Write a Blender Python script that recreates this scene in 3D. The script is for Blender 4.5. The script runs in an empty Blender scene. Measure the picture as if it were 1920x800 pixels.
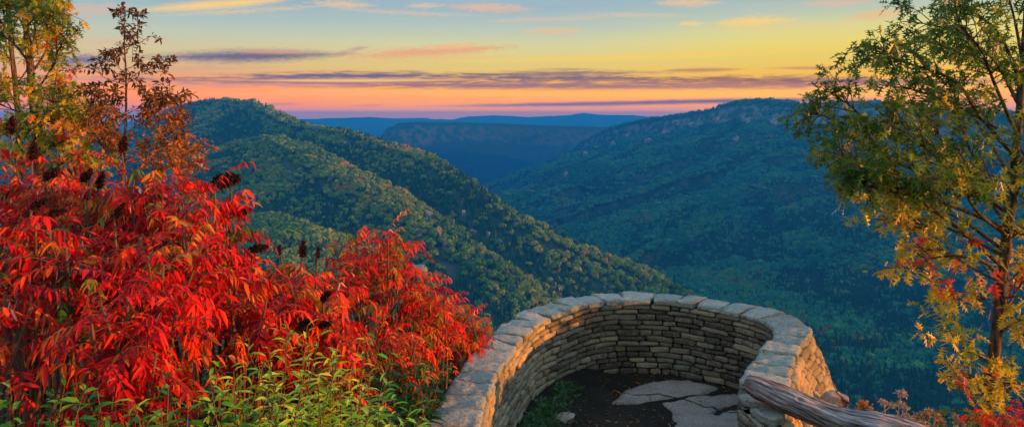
import bpy, bmesh, math, random
import numpy as np
from mathutils import Vector, Matrix, noise as mnoise

R = math.radians
SC = bpy.context.scene
COL = SC.collection
F_PX, HY, ZC = 1250.0, 218.0, 3.22          # focal length and horizon row of the photograph, eye height

def P(px, py, d):
    return np.array([(px - 960.0) / F_PX * d, d, ZC - (py - HY) / F_PX * d])

def lin(r, g, b):
    f = lambda c: c / 12.92 if c <= 0.04045 else ((c + 0.055) / 1.055) ** 2.4
    return (f(r / 255.0), f(g / 255.0), f(b / 255.0), 1.0)

# ------------------------------------------------------------------ object helpers
def tag(o, label=None, cat=None, group=None, kind=None):
    if label: o['label'] = label
    if cat: o['category'] = cat
    if group: o['group'] = group
    if kind: o['kind'] = kind
    return o

def empty(name, loc, label=None, cat=None, group=None):
    o = bpy.data.objects.new(name, None)
    o.location = loc
    COL.objects.link(o)
    return tag(o, label, cat, group)

def link_mesh(name, me, mat=None, parent=None):
    o = bpy.data.objects.new(name, me)
    COL.objects.link(o)
    if mat is not None:
        for m in (mat if isinstance(mat, (list, tuple)) else [mat]):
            me.materials.append(m)
    if parent is not None:
        o.parent = parent
    return o

def np_mesh(name, verts, faces, smooth=False, attrs=None, loop_uv=None):
    """verts (n,3); faces: list of arrays, each (m,k) with one corner count per array"""
    if not isinstance(faces, (list, tuple)):
        faces = [faces]
    faces = [np.asarray(f, np.int32) for f in faces if len(f)]
    me = bpy.data.meshes.new(name)
    verts = np.asarray(verts, np.float32)
    me.vertices.add(len(verts))
    me.vertices.foreach_set('co', verts.ravel())
    tot = np.concatenate([np.full(len(f), f.shape[1], np.int32) for f in faces])
    idx = np.concatenate([f.ravel() for f in faces])
    me.loops.add(len(idx))
    me.loops.foreach_set('vertex_index', idx)
    me.polygons.add(len(tot))
    st = np.concatenate([[0], np.cumsum(tot)[:-1]]).astype(np.int32)
    me.polygons.foreach_set('loop_start', st)
    try:
        me.polygons.foreach_set('loop_total', tot)
    except Exception:
        pass
    if smooth:
        me.polygons.foreach_set('use_smooth', np.ones(len(tot), bool))
    for k, (dom, data) in (attrs or {}).items():
        data = np.asarray(data, np.float32)
        a = me.attributes.new(k, 'FLOAT', dom)
        a.data.foreach_set('value', data.ravel())
    me.update(calc_edges=True)
    me.validate()
    return me

# ------------------------------------------------------------------ numpy noise
def _hash(ix, iy, iz, seed):
    h = (ix * 374761393 + iy * 668265263 + iz * 2147483647 + seed * 1274126177) & 0xFFFFFFFF
    h = ((h ^ (h >> 13)) * 1274126177) & 0xFFFFFFFF
    h = h ^ (h >> 16)
    return (h & 0xFFFF) / 65535.0 * 2 - 1

def vnoise(x, y, z=None, seed=0):
    x = np.asarray(x, float); y = np.asarray(y, float)
    z = np.zeros_like(x) if z is None else np.asarray(z, float)
    ix = np.floor(x).astype(np.int64); iy = np.floor(y).astype(np.int64); iz = np.floor(z).astype(np.int64)
    fx = x - ix; fy = y - iy; fz = z - iz
    fx = fx * fx * (3 - 2 * fx); fy = fy * fy * (3 - 2 * fy); fz = fz * fz * (3 - 2 * fz)
    r = 0
    for a in (0, 1):
        for b in (0, 1):
            for c in (0, 1):
                w = (fx if a else 1 - fx) * (fy if b else 1 - fy) * (fz if c else 1 - fz)
                r = r + w * _hash(ix + a, iy + b, iz + c, seed)
    return r

def fbm(x, y, z=None, seed=0, oct=4, gain=0.5):
    r = 0; a = 1.0; f = 1.0; t = 0
    for k in range(oct):
        r = r + a * vnoise(np.asarray(x) * f, np.asarray(y) * f, None if z is None else np.asarray(z) * f, seed + k * 17)
        t += a; a *= gain; f *= 2.03
    return r / t

def sstep(a, b, x):
    t = np.clip((x - a) / (b - a), 0, 1)
    return t * t * (3 - 2 * t)

# ------------------------------------------------------------------ material helpers
def new_mat(name):
    m = bpy.data.materials.new(name)
    m.use_nodes = True
    nt = m.node_tree
    nt.nodes.clear()
    return m, nt

class NB:
    """short-hand for wiring nodes"""
    def __init__(s, nt): s.nt = nt; s.N = nt.nodes; s.L = nt.links
    def n(s, typ, **kw):
        nd = s.N.new(typ)
        for k, v in kw.items(): setattr(nd, k, v)
        return nd
    def put(s, sock, v):
        if v is None: return
        if hasattr(v, 'is_output') or isinstance(v, bpy.types.NodeSocket): s.L.new(v, sock)
        else: sock.default_value = v
    def math(s, op, a, b=None, c=None, clamp=False):
        nd = s.n('ShaderNodeMath', operation=op); nd.use_clamp = clamp
        s.put(nd.inputs[0], a); s.put(nd.inputs[1], b); s.put(nd.inputs[2], c)
        return nd.outputs[0]
    def mix(s, fac, a, b, blend='MIX'):
        nd = s.n('ShaderNodeMix', data_type='RGBA', blend_type=blend)
        s.put(nd.inputs[0], fac); s.put(nd.inputs[6], a); s.put(nd.inputs[7], b)
        return nd.outputs[2]
    def noise(s, vec, scale, detail=4, rough=0.55, dist=0.0):
        nd = s.n('ShaderNodeTexNoise'); s.put(nd.inputs['Vector'], vec)
        nd.inputs['Scale'].default_value = scale; nd.inputs['Detail'].default_value = detail
        nd.inputs['Roughness'].default_value = rough; nd.inputs['Distortion'].default_value = dist
        return nd.outputs['Fac']
    def ramp(s, fac, stops, interp='LINEAR'):
        nd = s.n('ShaderNodeValToRGB'); cr = nd.color_ramp; cr.interpolation = interp
        while len(cr.elements) < len(stops): cr.elements.new(0.5)
        for e, (p, c) in zip(cr.elements, stops):
            e.position = p; e.color = c if len(c) == 4 else (*c, 1)
        s.put(nd.inputs[0], fac)
        return nd.outputs[0]
    def mapr(s, v, a, b, c=0.0, d=1.0, smooth=False):
        nd = s.n('ShaderNodeMapRange'); nd.interpolation_type = 'SMOOTHSTEP' if smooth else 'LINEAR'
        s.put(nd.inputs[0], v)
        for k, q in zip((1, 2, 3, 4), (a, b, c, d)): s.put(nd.inputs[k], q)
        return nd.outputs[0]
    def attr(s, name, typ='GEOMETRY'):
        nd = s.n('ShaderNodeAttribute'); nd.attribute_name = name; nd.attribute_type = typ
        return nd
    def geo(s): return s.n('ShaderNodeNewGeometry')
    def obj(s): return s.n('ShaderNodeTexCoord').outputs['Object']
    def bump(s, h, strength=0.5, dist=0.01, normal=None):
        nd = s.n('ShaderNodeBump'); nd.inputs['Strength'].default_value = strength
        nd.inputs['Distance'].default_value = dist
        s.put(nd.inputs['Height'], h); s.put(nd.inputs['Normal'], normal)
        return nd.outputs[0]
    def bsdf(s, col, rough=0.8, normal=None, spec=0.3):
        nd = s.n('ShaderNodeBsdfPrincipled')
        s.put(nd.inputs['Base Color'], col); s.put(nd.inputs['Roughness'], rough)
        nd.inputs['Specular IOR Level'].default_value = spec
        s.put(nd.inputs['Normal'], normal)
        return nd.outputs[0]
    def out(s, sh):
        o = s.n('ShaderNodeOutputMaterial'); s.L.new(sh, o.inputs['Surface']); return o

# ------------------------------------------------------------------ camera, view
cam = bpy.data.cameras.new('camera')
cam.sensor_width = 36.0
cam.lens = 36.0 * F_PX / 1920.0
cam.shift_y = -(400.0 - HY) / 1920.0
cam.clip_start = 0.1
cam.clip_end = 120000.0
cam_o = bpy.data.objects.new('camera', cam)
cam_o.location = (0, 0, ZC)
cam_o.rotation_euler = (R(90), 0, 0)
COL.objects.link(cam_o)
SC.camera = cam_o
SC.view_settings.view_transform = 'Standard'
SC.view_settings.look = 'None'
SC.view_settings.exposure = 0.85
SC.view_settings.gamma = 1.0
SC.view_settings.use_curve_mapping = False
SC.render.resolution_x, SC.render.resolution_y = 1024, 426
SC.render.engine = 'CYCLES'
cy = SC.cycles
cy.use_denoising = True
try:
    cy.denoiser = 'OPENIMAGEDENOISE'; cy.denoising_input_passes = 'RGB_ALBEDO_NORMAL'
except Exception: pass
cy.max_bounces = 6; cy.diffuse_bounces = 3; cy.glossy_bounces = 2; cy.transmission_bounces = 4
cy.volume_bounces = 0; cy.transparent_max_bounces = 8
cy.use_adaptive_sampling = True; cy.adaptive_threshold = 0.02

# ------------------------------------------------------------------ sun
SUN_AZ, SUN_EL = 101.0, 5.5                    # degrees right of the view, above the horizon
sd = Vector((math.sin(R(SUN_AZ)) * math.cos(R(SUN_EL)), math.cos(R(SUN_AZ)) * math.cos(R(SUN_EL)), math.sin(R(SUN_EL))))
sun = bpy.data.lights.new('sun', 'SUN')
sun.energy = 5.0
sun.angle = R(0.6)
sun.color = (1.0, 0.34, 0.035)
sun_o = bpy.data.objects.new('sun', sun)
sun_o.rotation_euler = (-sd).to_track_quat('-Z', 'Y').to_euler()
sun_o.location = (60, 20, 40)
COL.objects.link(sun_o)

# ------------------------------------------------------------------ world: sunset sky with streaks of cloud
w = bpy.data.worlds.new('World'); SC.world = w
w.use_nodes = True
nt = w.node_tree; nt.nodes.clear()
b = NB(nt)
geo = b.n('ShaderNodeTexCoord')
sep = b.n('ShaderNodeSeparateXYZ'); b.L.new(geo.outputs['Generated'], sep.inputs[0])
X, Y, Z = sep.outputs
AZ = b.math('MULTIPLY', b.math('ARCTAN2', X, Y), 180 / math.pi)
EL = b.math('MULTIPLY', b.math('ARCSINE', Z), 180 / math.pi)
ELT = b.math('POWER', b.math('MULTIPLY', b.math('MAXIMUM', EL, 0.0), 1 / 90.0, clamp=True), 0.5)   # spread out the low part
def stops(lst): return [((max(e, 0) / 90.0) ** 0.5, lin(*c)) for e, c in lst]
HIGH = [(15, (148, 190, 222)), (28, (154, 200, 244)), (90, (146, 196, 250))]
centre = b.ramp(ELT, stops([(0, (206, 112, 92)), (.4, (240, 128, 62)), (.8, (255, 144, 10)), (1.6, (255, 152, 0)), (2.2, (255, 158, 0)), (2.9, (255, 176, 20)),
                            (3.4, (250, 190, 70)), (4.1, (240, 206, 104)), (5.1, (236, 214, 130)), (6.2, (222, 216, 160)), (7.5, (190, 202, 186)), (9.3, (156, 180, 192))] + HIGH))
leftr = b.ramp(ELT, stops([(0, (190, 110, 104)), (.5, (234, 118, 76)), (1.1, (252, 122, 28)), (1.8, (255, 132, 16)), (2.7, (250, 146, 56)), (3.4, (234, 164, 116)),
                           (4.2, (230, 188, 130)), (5.2, (220, 202, 154)), (6.5, (198, 203, 180)), (7.9, (170, 190, 190)), (9.5, (148, 172, 188))] + HIGH))
rightr = b.ramp(ELT, stops([(0, (216, 112, 84)), (.4, (250, 132, 40)), (.9, (255, 150, 0)), (1.6, (255, 160, 0)), (2.2, (255, 174, 0)), (2.9, (255, 184, 14)),
                            (3.6, (252, 196, 50)), (4.6, (248, 212, 86)), (5.8, (246, 220, 106)), (6.9, (230, 220, 138)), (8.1, (194, 202, 176)), (9.7, (160, 184, 188))] + HIGH))
base = b.mix(b.mapr(AZ, -34, 0, smooth=True), leftr, centre)
base = b.mix(b.mapr(AZ, 2, 24, smooth=True), base, rightr)
# the half of the sky behind the viewer: a dusky, paler dome
back = b.ramp(ELT, stops([(0, (150, 140, 160)), (2, (190, 165, 165)), (6, (205, 195, 185)), (15, (205, 205, 205)), (35, (190, 208, 222)), (90, (158, 198, 232))]))
AAZ = b.math('ABSOLUTE', AZ)
base = b.mix(b.mapr(AAZ, 60, 130, smooth=True), base, back)

# cloud streak node group
g = bpy.data.node_groups.new('cloud_streak', 'ShaderNodeTree')
for nm, tp in (('Base', 'NodeSocketColor'), ('Color', 'NodeSocketColor'), ('az', 'NodeSocketFloat'), ('el', 'NodeSocketFloat'), ('az0', 'NodeSocketFloat'),
               ('el0', 'NodeSocketFloat'), ('half_az', 'NodeSocketFloat'), ('half_el', 'NodeSocketFloat'), ('slope', 'NodeSocketFloat'),
               ('opacity', 'NodeSocketFloat'), ('noise', 'NodeSocketFloat'), ('ragged', 'NodeSocketFloat')):
    g.interface.new_socket(nm, in_out='INPUT', socket_type=tp)
g.interface.new_socket('Color', in_out='OUTPUT', socket_type='NodeSocketColor')
gb = NB(g)
gi = gb.n('NodeGroupInput'); go = gb.n('NodeGroupOutput')
G = {s.name + ('' if s.name != 'Color' else ''): s for s in gi.outputs}
daz = gb.math('SUBTRACT', G['az'], G['az0'])
u = gb.math('DIVIDE', daz, G['half_az'])
v = gb.math('DIVIDE', gb.math('SUBTRACT', gb.math('SUBTRACT', G['el'], G['el0']), gb.math('MULTIPLY', daz, G['slope'])), G['half_el'])
u2 = gb.math('MULTIPLY', u, u); v2 = gb.math('MULTIPLY', v, v)
q = gb.math('SUBTRACT', gb.math('SUBTRACT', 1.0, u2), gb.math('MULTIPLY', gb.math('ABSOLUTE', v), 1.15))
q = gb.math('ADD', q, gb.math('MULTIPLY', gb.math('SUBTRACT', G['noise'], 0.5), G['ragged']))
m_ = gb.math('MULTIPLY', gb.mapr(q, -.3, 1.0, smooth=True), G['opacity'])
gb.L.new(gb.mix(m_, G['Base'], G['Color']), go.inputs[0])

def az_el(px, py):
    a = math.atan((px - 960) / F_PX)
    return math.degrees(a), math.degrees(math.atan((HY - py) / F_PX * math.cos(a)))
comb = b.n('ShaderNodeCombineXYZ')
b.put(comb.inputs[0], b.math('MULTIPLY', AZ, 0.42)); b.put(comb.inputs[1], b.math('MULTIPLY', EL, 5.2))
NZ = b.noise(comb.outputs[0], 1.0, 9, 0.72, 0.5)
comb2 = b.n('ShaderNodeCombineXYZ')
b.put(comb2.inputs[0], b.math('MULTIPLY', AZ, 1.9)); b.put(comb2.inputs[1], b.math('ADD', b.math('MULTIPLY', EL, 7.0), b.math('MULTIPLY', AZ, -1.0))); comb2.inputs[2].default_value = 4.3
NZ2 = b.noise(comb2.outputs[0], 1.0, 9, 0.72, 0.7)
# faint wide veils first
veil = b.math('MULTIPLY', b.mapr(NZ, 0.5, 0.74, smooth=True), b.mapr(EL, 1.0, 3.0, 0.28, 0.16))
cur = b.mix(veil, base, b.mix(b.mapr(EL, 2.0, 5.0), lin(255, 176, 10), lin(250, 206, 140)))
def streak(px0, px1, py0, py1, hpy, colr, op, noise=NZ, ragged=3.6):
    global cur
    a0, e0 = az_el(px0, py0); a1, e1 = az_el(px1, py1)
    nd = b.n('ShaderNodeGroup'); nd.node_tree = g
    mid = 0.5 * (a0 + a1)
    vals = dict(az0=mid, el0=0.5 * (e0 + e1), half_az=0.58 * abs(a1 - a0), half_el=1.45 * hpy / F_PX * 57.3, slope=(e1 - e0) / (a1 - a0), opacity=op, ragged=ragged)
    for k, q in vals.items(): nd.inputs[k].default_value = q
    b.L.new(cur, nd.inputs['Base']); nd.inputs[1].default_value = lin(*colr)
    b.L.new(AZ, nd.inputs['az']); b.L.new(EL, nd.inputs['el']); b.L.new(noise, nd.inputs['noise'])
    cur = nd.outputs[0]
PUR, LPUR = (150, 108, 128), (190, 132, 128)
# low band of grey-violet cloud across the whole view
streak(120, 1000, 152, 146, 10, (172, 116, 116), .7)
streak(250, 2000, 147, 151, 9, (150, 98, 98), 1.0)
streak(440, 860, 143, 140, 7, (112, 90, 118), 1.0)
streak(800, 1300, 143, 148, 7, (132, 94, 104), 1.0)
streak(1200, 1760, 149, 152, 8, (150, 90, 78), 1.0)
streak(1900, 2300, 150, 145, 8, (190, 110, 80), .7)
streak(470, 850, 151, 150, 3, (255, 196, 108), .85, ragged=1.0)
streak(560, 2100, 169, 169, 8, (255, 176, 0), .8, ragged=2.4)
streak(300, 900, 176, 174, 5, (252, 160, 100), .5)
# thin dark streaks just above the skyline
streak(830, 1420, 199, 189, 4.5, (124, 78, 108), 1.0, ragged=1.1)
streak(1180, 1640, 191, 187, 5, (118, 76, 100), 1.0, ragged=1.1)
streak(480, 570, 196, 195, 2.5, (190, 104, 110), .7)
streak(660, 720, 198, 197, 2, (190, 104, 110), .6)
# violet streaks with pink crowns at the upper left
streak(90, 215, 117, 109, 9, (116, 106, 144), .95, NZ2)
streak(270, 640, 108, 102, 11, (118, 98, 128), 1.0, NZ2, 1.5)
streak(440, 600, 96, 98, 4, (226, 160, 132), .8, NZ2)
streak(620, 690, 106, 88, 5, (196, 146, 140), .75, NZ2)
streak(650, 960, 106, 88, 9, (244, 168, 116), .9, NZ2)
streak(800, 900, 88, 85, 5, (255, 190, 128), .8, NZ2)
# yellow streaks
streak(840, 1700, 116, 82, 6, (255, 214, 92), .95, ragged=1.2)
streak(1240, 1390, 133, 130, 4, (196, 128, 84), .9, ragged=1.0)
streak(1440, 1640, 128, 127, 3, (206, 136, 80), .8, ragged=1.0)
streak(1000, 1110, 131, 129, 3, (190, 140, 112), .7)
streak(1340, 1490, 45, 38, 9, (255, 214, 120), .95, NZ2)
streak(1590, 1700, 34, 22, 8, (246, 190, 130), .8, NZ2)
streak(1270, 1320, 46, 44, 4, (255, 216, 130), .7, NZ2)
streak(1230, 1350, 6, 5, 7, (246, 196, 140), .7, NZ2)
streak(1500, 1640, 8, 4, 6, (238, 184, 150), .6, NZ2)
streak(980, 1100, 60, 57, 7, (244, 196, 140), .7, NZ2)
streak(250, 560, 20, -4, 8, (255, 208, 124), .95, NZ2, 1.3)
streak(90, 250, 22, 16, 10, (226, 182, 160), .6, NZ2)
streak(580, 700, 6, 11, 7, (240, 196, 150), .7, NZ2)
streak(840, 1000, 12, 18, 8, (238, 184, 146), .75, NZ2)
streak(760, 830, 12, 10, 5, (240, 200, 150), .6, NZ2)
streak(120, 330, 80, 76, 5, (236, 180, 140), .5, NZ2)
streak(-200, 200, 158, 150, 10, (190, 140, 150), .5)
streak(300, 620, 30, 10, 4, (240, 200, 150), .5, NZ2, 4)
streak(640, 900, 18, 30, 4, (236, 196, 160), .45, NZ2, 4)
streak(900, 1180, 40, 30, 5, (236, 196, 160), .4, NZ2, 4)
streak(1300, 1640, 58, 44, 4, (250, 206, 140), .5, NZ2, 4)
streak(1100, 1300, 26, 30, 4, (240, 200, 150), .45, NZ2, 4)
streak(600, 1000, 118, 104, 4, (250, 196, 120), .5, NZ, 4)
streak(1000, 1500, 126, 116, 4, (250, 206, 90), .55, NZ, 4)
streak(200, 520, 130, 126, 4, (214, 160, 130), .5, NZ, 4)
streak(850, 1250, 139, 135, 5, (136, 96, 104), .85, NZ, 3)
streak(300, 700, 162, 160, 4, (216, 132, 112), .6, NZ, 3)
streak(1050, 1700, 158, 159, 3, (214, 128, 40), .4, NZ, 3)
glow = b.ramp(ELT, [((e / 90.0) ** .5, (k / 8, k / 8, k / 8)) for e, k in ((0, 3.2), (.4, 2.5), (.8, 1.8), (1.2, 1.6), (1.7, 1.5), (2.5, 1.3), (3.3, 1.04), (4.5, .93), (7, .92), (9, .96), (14, 1.1), (90, 1.1))])
vm = b.n('ShaderNodeVectorMath', operation='MULTIPLY'); b.L.new(cur, vm.inputs[0]); b.L.new(glow, vm.inputs[1])
vm2 = b.n('ShaderNodeVectorMath', operation='SCALE'); b.L.new(vm.outputs[0], vm2.inputs[0]); vm2.inputs['Scale'].default_value = 8.0
cur = vm2.outputs[0]
bg = b.n('ShaderNodeBackground'); b.L.new(cur, bg.inputs[0]); bg.inputs[1].default_value = 0.60
sky = b.n('ShaderNodeTexSky'); sky.sky_type = 'NISHITA'; sky.sun_disc = False
sky.sun_elevation = R(SUN_EL); sky.sun_rotation = R(SUN_AZ)
bg2 = b.n('ShaderNodeBackground'); b.L.new(sky.outputs[0], bg2.inputs[0]); bg2.inputs[1].default_value = 0.004
add = b.n('ShaderNodeAddShader'); b.L.new(bg.outputs[0], add.inputs[0]); b.L.new(bg2.outputs[0], add.inputs[1])
wo = b.n('ShaderNodeOutputWorld'); b.L.new(add.outputs[0], wo.inputs['Surface'])
w.cycles.sampling_method = 'MANUAL'; w.cycles.sample_map_resolution = 1024
# ------------------------------------------------------------------ terrain: one polar sheet round the viewpoint, out to the horizon
TREE_H = 8.0
def poly(pts, drop=0.0):
    a = np.array([P(*p) for p in pts]); a[:, 2] -= drop
    return a
RIDGES = {}
# name: polyline, (near flat, cliff width, cliff height), slope, gully amplitude, wavelength
RIDGES['left'] = (poly([(-500, 250, 2300), (60, 272, 2250), (230, 262, 2200), (330, 202, 2080), (375, 192, 2020), (432, 186, 1980), (485, 194, 1900), (505, 206, 1840), (560, 232, 1700), (650, 245, 1550), (715, 266, 1450), (790, 286, 1360),
                        (815, 300, 1310), (850, 326, 1250), (900, 362, 1190), (960, 402, 1140), (1040, 442, 1100), (1150, 482, 1080), (1230, 512, 1060), (1275, 545, 1050)], TREE_H - 2), (20, 10, 4), .56, 56, 190)
RIDGES['shoulder'] = (poly([(300, 330, 1650), (390, 290, 1520), (450, 262, 1440), (510, 254, 1380), (570, 272, 1290), (640, 310, 1200), (720, 350, 1110), (790, 395, 1040), (850, 440, 990), (900, 480, 960)], TREE_H), (25, 40, 14), .40, 44, 150)
RIDGES['leftfoot'] = (poly([(330, 420, 1150), (480, 400, 1000), (560, 440, 860), (650, 520, 760)], TREE_H), (40, 10, 4), .40, 18, 140)
RIDGES['right'] = (poly([(3600, 190, 900), (2400, 200, 1350), (1900, 212, 1700), (1700, 204, 2000), (1640, 190, 2150), (1500, 196, 2420), (1488, 190, 2450), (1430, 187, 2600), (1385, 189, 2700), (1362, 196, 2760), (1335, 205, 2850),
                         (1200, 226, 3200), (1150, 238, 3400), (1100, 262, 3600), (1060, 296, 3800), (1030, 335, 3950)], TREE_H - 2), (14, 50, 62), .262, 56.5, 230)
RIDGES['plateau'] = (poly([(750, 236, 3870), (757, 230, 3888), (780, 228, 3915), (860, 229, 4005), (930, 231, 4095), (1000, 234, 4140), (1070, 236, 4230), (1130, 238, 4320), (1400, 240, 4680), (1800, 238, 5130)]), (70, 80, 75), .5, 56, 420)
RIDGES['midfoot'] = (poly([(860, 345, 3825), (900, 328, 3939), (950, 314, 4054), (1010, 300, 4131), (1080, 285, 4284)]), (60, 10, 4), .33, 30, 400)
RIDGES['range_one'] = (poly([(-600, 224, 9742), (300, 228, 9418), (560, 223, 9093), (640, 221, 9093), (690, 219, 9093), (735, 222, 9418), (800, 221, 10393), (850, 224, 10393)]), (60, 10, 4), .22, 59, 900)
RIDGES['range_two'] = (poly([(840, 225, 10416), (880, 218, 10416), (930, 216, 10416), (990, 219, 10416), (1040, 217, 10416), (1070, 215, 10416), (1095, 211, 10416), (1125, 215, 10416), (1190, 216, 10416), (1215, 219, 10676), (1400, 212, 11457), (1600, 214, 12499), (2400, 212, 12499)]), (60, 10, 4), .2, 59, 900)

def seg_dist(x, y, pl):
    best = np.full(x.shape, 1e12); bz = np.zeros(x.shape); bs = np.zeros(x.shape)
    s0 = 0.0
    for a, c in zip(pl[:-1], pl[1:]):
        dx, dy = c[0] - a[0], c[1] - a[1]; L2 = dx * dx + dy * dy
        t = np.clip(((x - a[0]) * dx + (y - a[1]) * dy) / L2, 0, 1)
        d = np.hypot(x - (a[0] + t * dx), y - (a[1] + t * dy))
        m = d < best
        best = np.where(m, d, best); bz = np.where(m, a[2] + t * (c[2] - a[2]), bz); bs = np.where(m, s0 + t * math.sqrt(L2), bs)
        s0 += math.sqrt(L2)
    return best, bz, bs

RIV = np.array([(-4000, 300), (0, 420), (600, 340), (1050, 360), (1400, 210), (2000, 70), (3000, 10), (4000, 150), (5000, 120), (7000, -200), (60000, -200)], float)
def river_x(y): return np.interp(y, RIV[:, 0], RIV[:, 1])
def floor_z(y): return np.interp(y, [-1000, 1000, 3000, 6000, 14000, 50000], [-300, -310, -430, -560, -560, -640])

def near_z(x, y):
    """the shoulder of the hill the overlook stands on"""
    # level pad within the wall, rising towards the viewer, falling away to the left and in front
    z = 1.62 - 0.2 * np.clip(y - 0.6, 0, None)
    z = np.where(y < 0.6, 1.62 + 0.02 * (0.6 - y), z)
    lf = sstep(-0.4, -1.4, x)
    zl = 1.5 - 0.17 * np.clip(y - 1.5, 0, None) - 0.05 * np.clip(-x - 1.5, 0, None)
    pad = sstep(3.9, 4.9, y) * sstep(9.3, 8.7, y) * sstep(-1.0, -0.2, x) * sstep(3.4, 2.4, x)
    z = np.maximum(z, -0.5)
    z = z * (1 - lf) + zl * lf
    rt = sstep(2.2, 3.4, x)
    zr = 2.05 - 0.34 * np.clip(y - 0.5, 0, None) - 0.04 * np.clip(x - 3, 0, None)
    z = z * (1 - rt) + zr * rt
    z = z * (1 - pad) + (0.13 + 0.14 * sstep(.75, .25, x - .3 * np.clip(y - 6.2, 0, 2)) + 0.025 * fbm(x * 1.6, y * 1.6, seed=5)) * pad
    z = z + 0.05 * fbm(x * 1.3, y * 1.3, seed=9) * (1 - pad) 
    fall = np.clip(np.maximum(y - 9.0, 0.6 * (np.hypot(x, np.clip(y, 0, None)) - 14)), 0, None)
    # z falls away into the gorge in front, never behind
    return z - 0.75 * fall * sstep(-30, 12, y + 0 * x) - 0.012 * fall

def H(x, y):
    x = np.asarray(x, float); y = np.asarray(y, float)
    xr = river_x(y); fz = floor_z(y)
    h = fz + 0.05 * np.clip(np.abs(x - xr) - 25, 0, 1500) + 6 * fbm(x / 120, y / 120, seed=3)
    far = sstep(9000, 12000, np.hypot(x, y))
    h = np.where(far > 0, h * (1 - far) + far * (fz + 40 * fbm(x / 2500, y / 2500, seed=31)), h)
    rid = np.zeros(x.shape, int); dist_c = np.full(x.shape, 1e9); cliff = np.zeros(x.shape)
    wx = 60 * fbm(x / 260, y / 260, seed=41, oct=3); wy = 60 * fbm(x / 260, y / 260, seed=47, oct=3)
    for k, (nm, (pl, (fl, cw, ch), sl, ga, gw)) in enumerate(RIDGES.items()):
        sc = 1.0 if ga < 57 else ga / 30.0
        d, zr, s = seg_dist(x, y, pl)
        dw = np.clip(d + (wx * .5) * sstep(30, 200, d), 0, None)
        p = 0.06 * np.minimum(dw, fl) + ch * sstep(fl, fl + cw, dw) + sl * np.clip(dw - fl, 0, None)
        amp = sstep(fl, fl + 260 * sc, d) * ga
        gul = np.minimum(np.abs(fbm((s + wx + wy) / gw, d / (gw * 2.2), seed=60 + k, oct=3)) * 2.6, 1.0) - 0.85
        fine = fbm(x / (55 * sc), y / (55 * sc), seed=90 + k, oct=3)
        hh = zr - p + amp * gul + fine * 8 * sc * sstep(8, 90, d)
        m = hh > h
        cliff = np.where(m, ch * np.exp(-((dw - fl - cw * .5) / (cw * .7)) ** 2), cliff)
        rid = np.where(m, k + 1, rid); h = np.maximum(h, hh)
    # the overlook hill itself
    r = np.hypot(x, y)
    hn = near_z(x, y)
    m = (hn > h) | (r < 60)
    h = np.where(m, hn, h); rid = np.where(m, -1, rid)
    return h, rid, cliff

az = np.concatenate([np.arange(-180, -60, 4.0), np.arange(-60, -46, 0.8), np.arange(-46, 46, 0.17), np.arange(46, 62, 0.8), np.arange(62, 180, 4.0)])
rr = np.concatenate([[0.15], np.unique(np.concatenate([np.geomspace(0.4, 2200, 480), np.arange(2200, 5400, 26.0), np.geomspace(5400, 12500, 60)]))])
AZg, RRg = np.meshgrid(np.radians(az), rr)
TX, TY = RRg * np.sin(AZg), RRg * np.cos(AZg)
TZ, TID, TCL = H(TX, TY)
na, nr = len(az), len(rr)
ii = np.arange(nr - 1)[:, None] * na + np.arange(na)[None, :]
jj = np.arange(nr - 1)[:, None] * na + (np.arange(na)[None, :] + 1) % na
TQ = np.stack([ii, ii + na, jj + na, jj], -1)          # facing up
TV = np.stack([TX.ravel(), TY.ravel(), TZ.ravel()], -1)

# terrain material: leaf litter and dark forest floor, bare grey rock where it is steep
m_terr, nt = new_mat('forest_floor'); b = NB(nt)
ge = b.geo(); pos = ge.outputs['Position']
nz = b.n('ShaderNodeSeparateXYZ'); b.L.new(ge.outputs['Normal'], nz.inputs[0])
n1 = b.noise(pos, 0.02, 5); n2 = b.noise(pos, 0.35, 5)
c1 = b.mix(b.mapr(n1, .4, .62), (0.016, 0.05, 0.02, 1), (0.04, 0.075, 0.025, 1))
c1 = b.mix(b.mapr(n2, .45, .7, 0, .3), c1, (0.06, 0.05, 0.022, 1))
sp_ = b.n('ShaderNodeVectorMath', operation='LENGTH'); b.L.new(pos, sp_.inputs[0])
c1 = b.mix(b.mapr(sp_.outputs['Value'], 2700, 3500, smooth=True), c1, (0.006, 0.035, 0.034, 1))   # distant forest colour, with the blue of haze worked into it
rockc = b.mix(n2, (0.08, 0.085, 0.08, 1), (0.24, 0.23, 0.215, 1))
n3 = b.noise(pos, 0.03, 4)
steep = b.math('MULTIPLY', b.mapr(sp_.outputs['Value'], 2800, 4000, 1, .15),  b.math('MULTIPLY', b.mapr(nz.outputs[2], 0.78, 0.62, smooth=True), b.mapr(n3, .42, .58, 0, .9, smooth=True)))
col = b.mix(steep, c1, rockc)
b.out(b.bsdf(col, 0.95, b.bump(n2, 0.6, 2.0), 0.1))
# near soil: dark earth and litter
m_soil, nt = new_mat('dark_soil'); b = NB(nt)
ge = b.geo(); pos = ge.outputs['Position']
n1 = b.noise(pos, 2.2, 6, .65); n2 = b.noise(pos, 28, 5, .7)
c1 = b.mix(b.mapr(n1, .38, .66), (0.014, 0.012, 0.009, 1), (0.034, 0.027, 0.018, 1))
c1 = b.mix(b.mapr(n2, .56, .72, 0, .7), c1, (0.075, 0.055, 0.032, 1))
b.out(b.bsdf(c1, 0.95, b.bump(b.math('ADD', n2, n1), 0.7, 0.03), 0.15))

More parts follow.
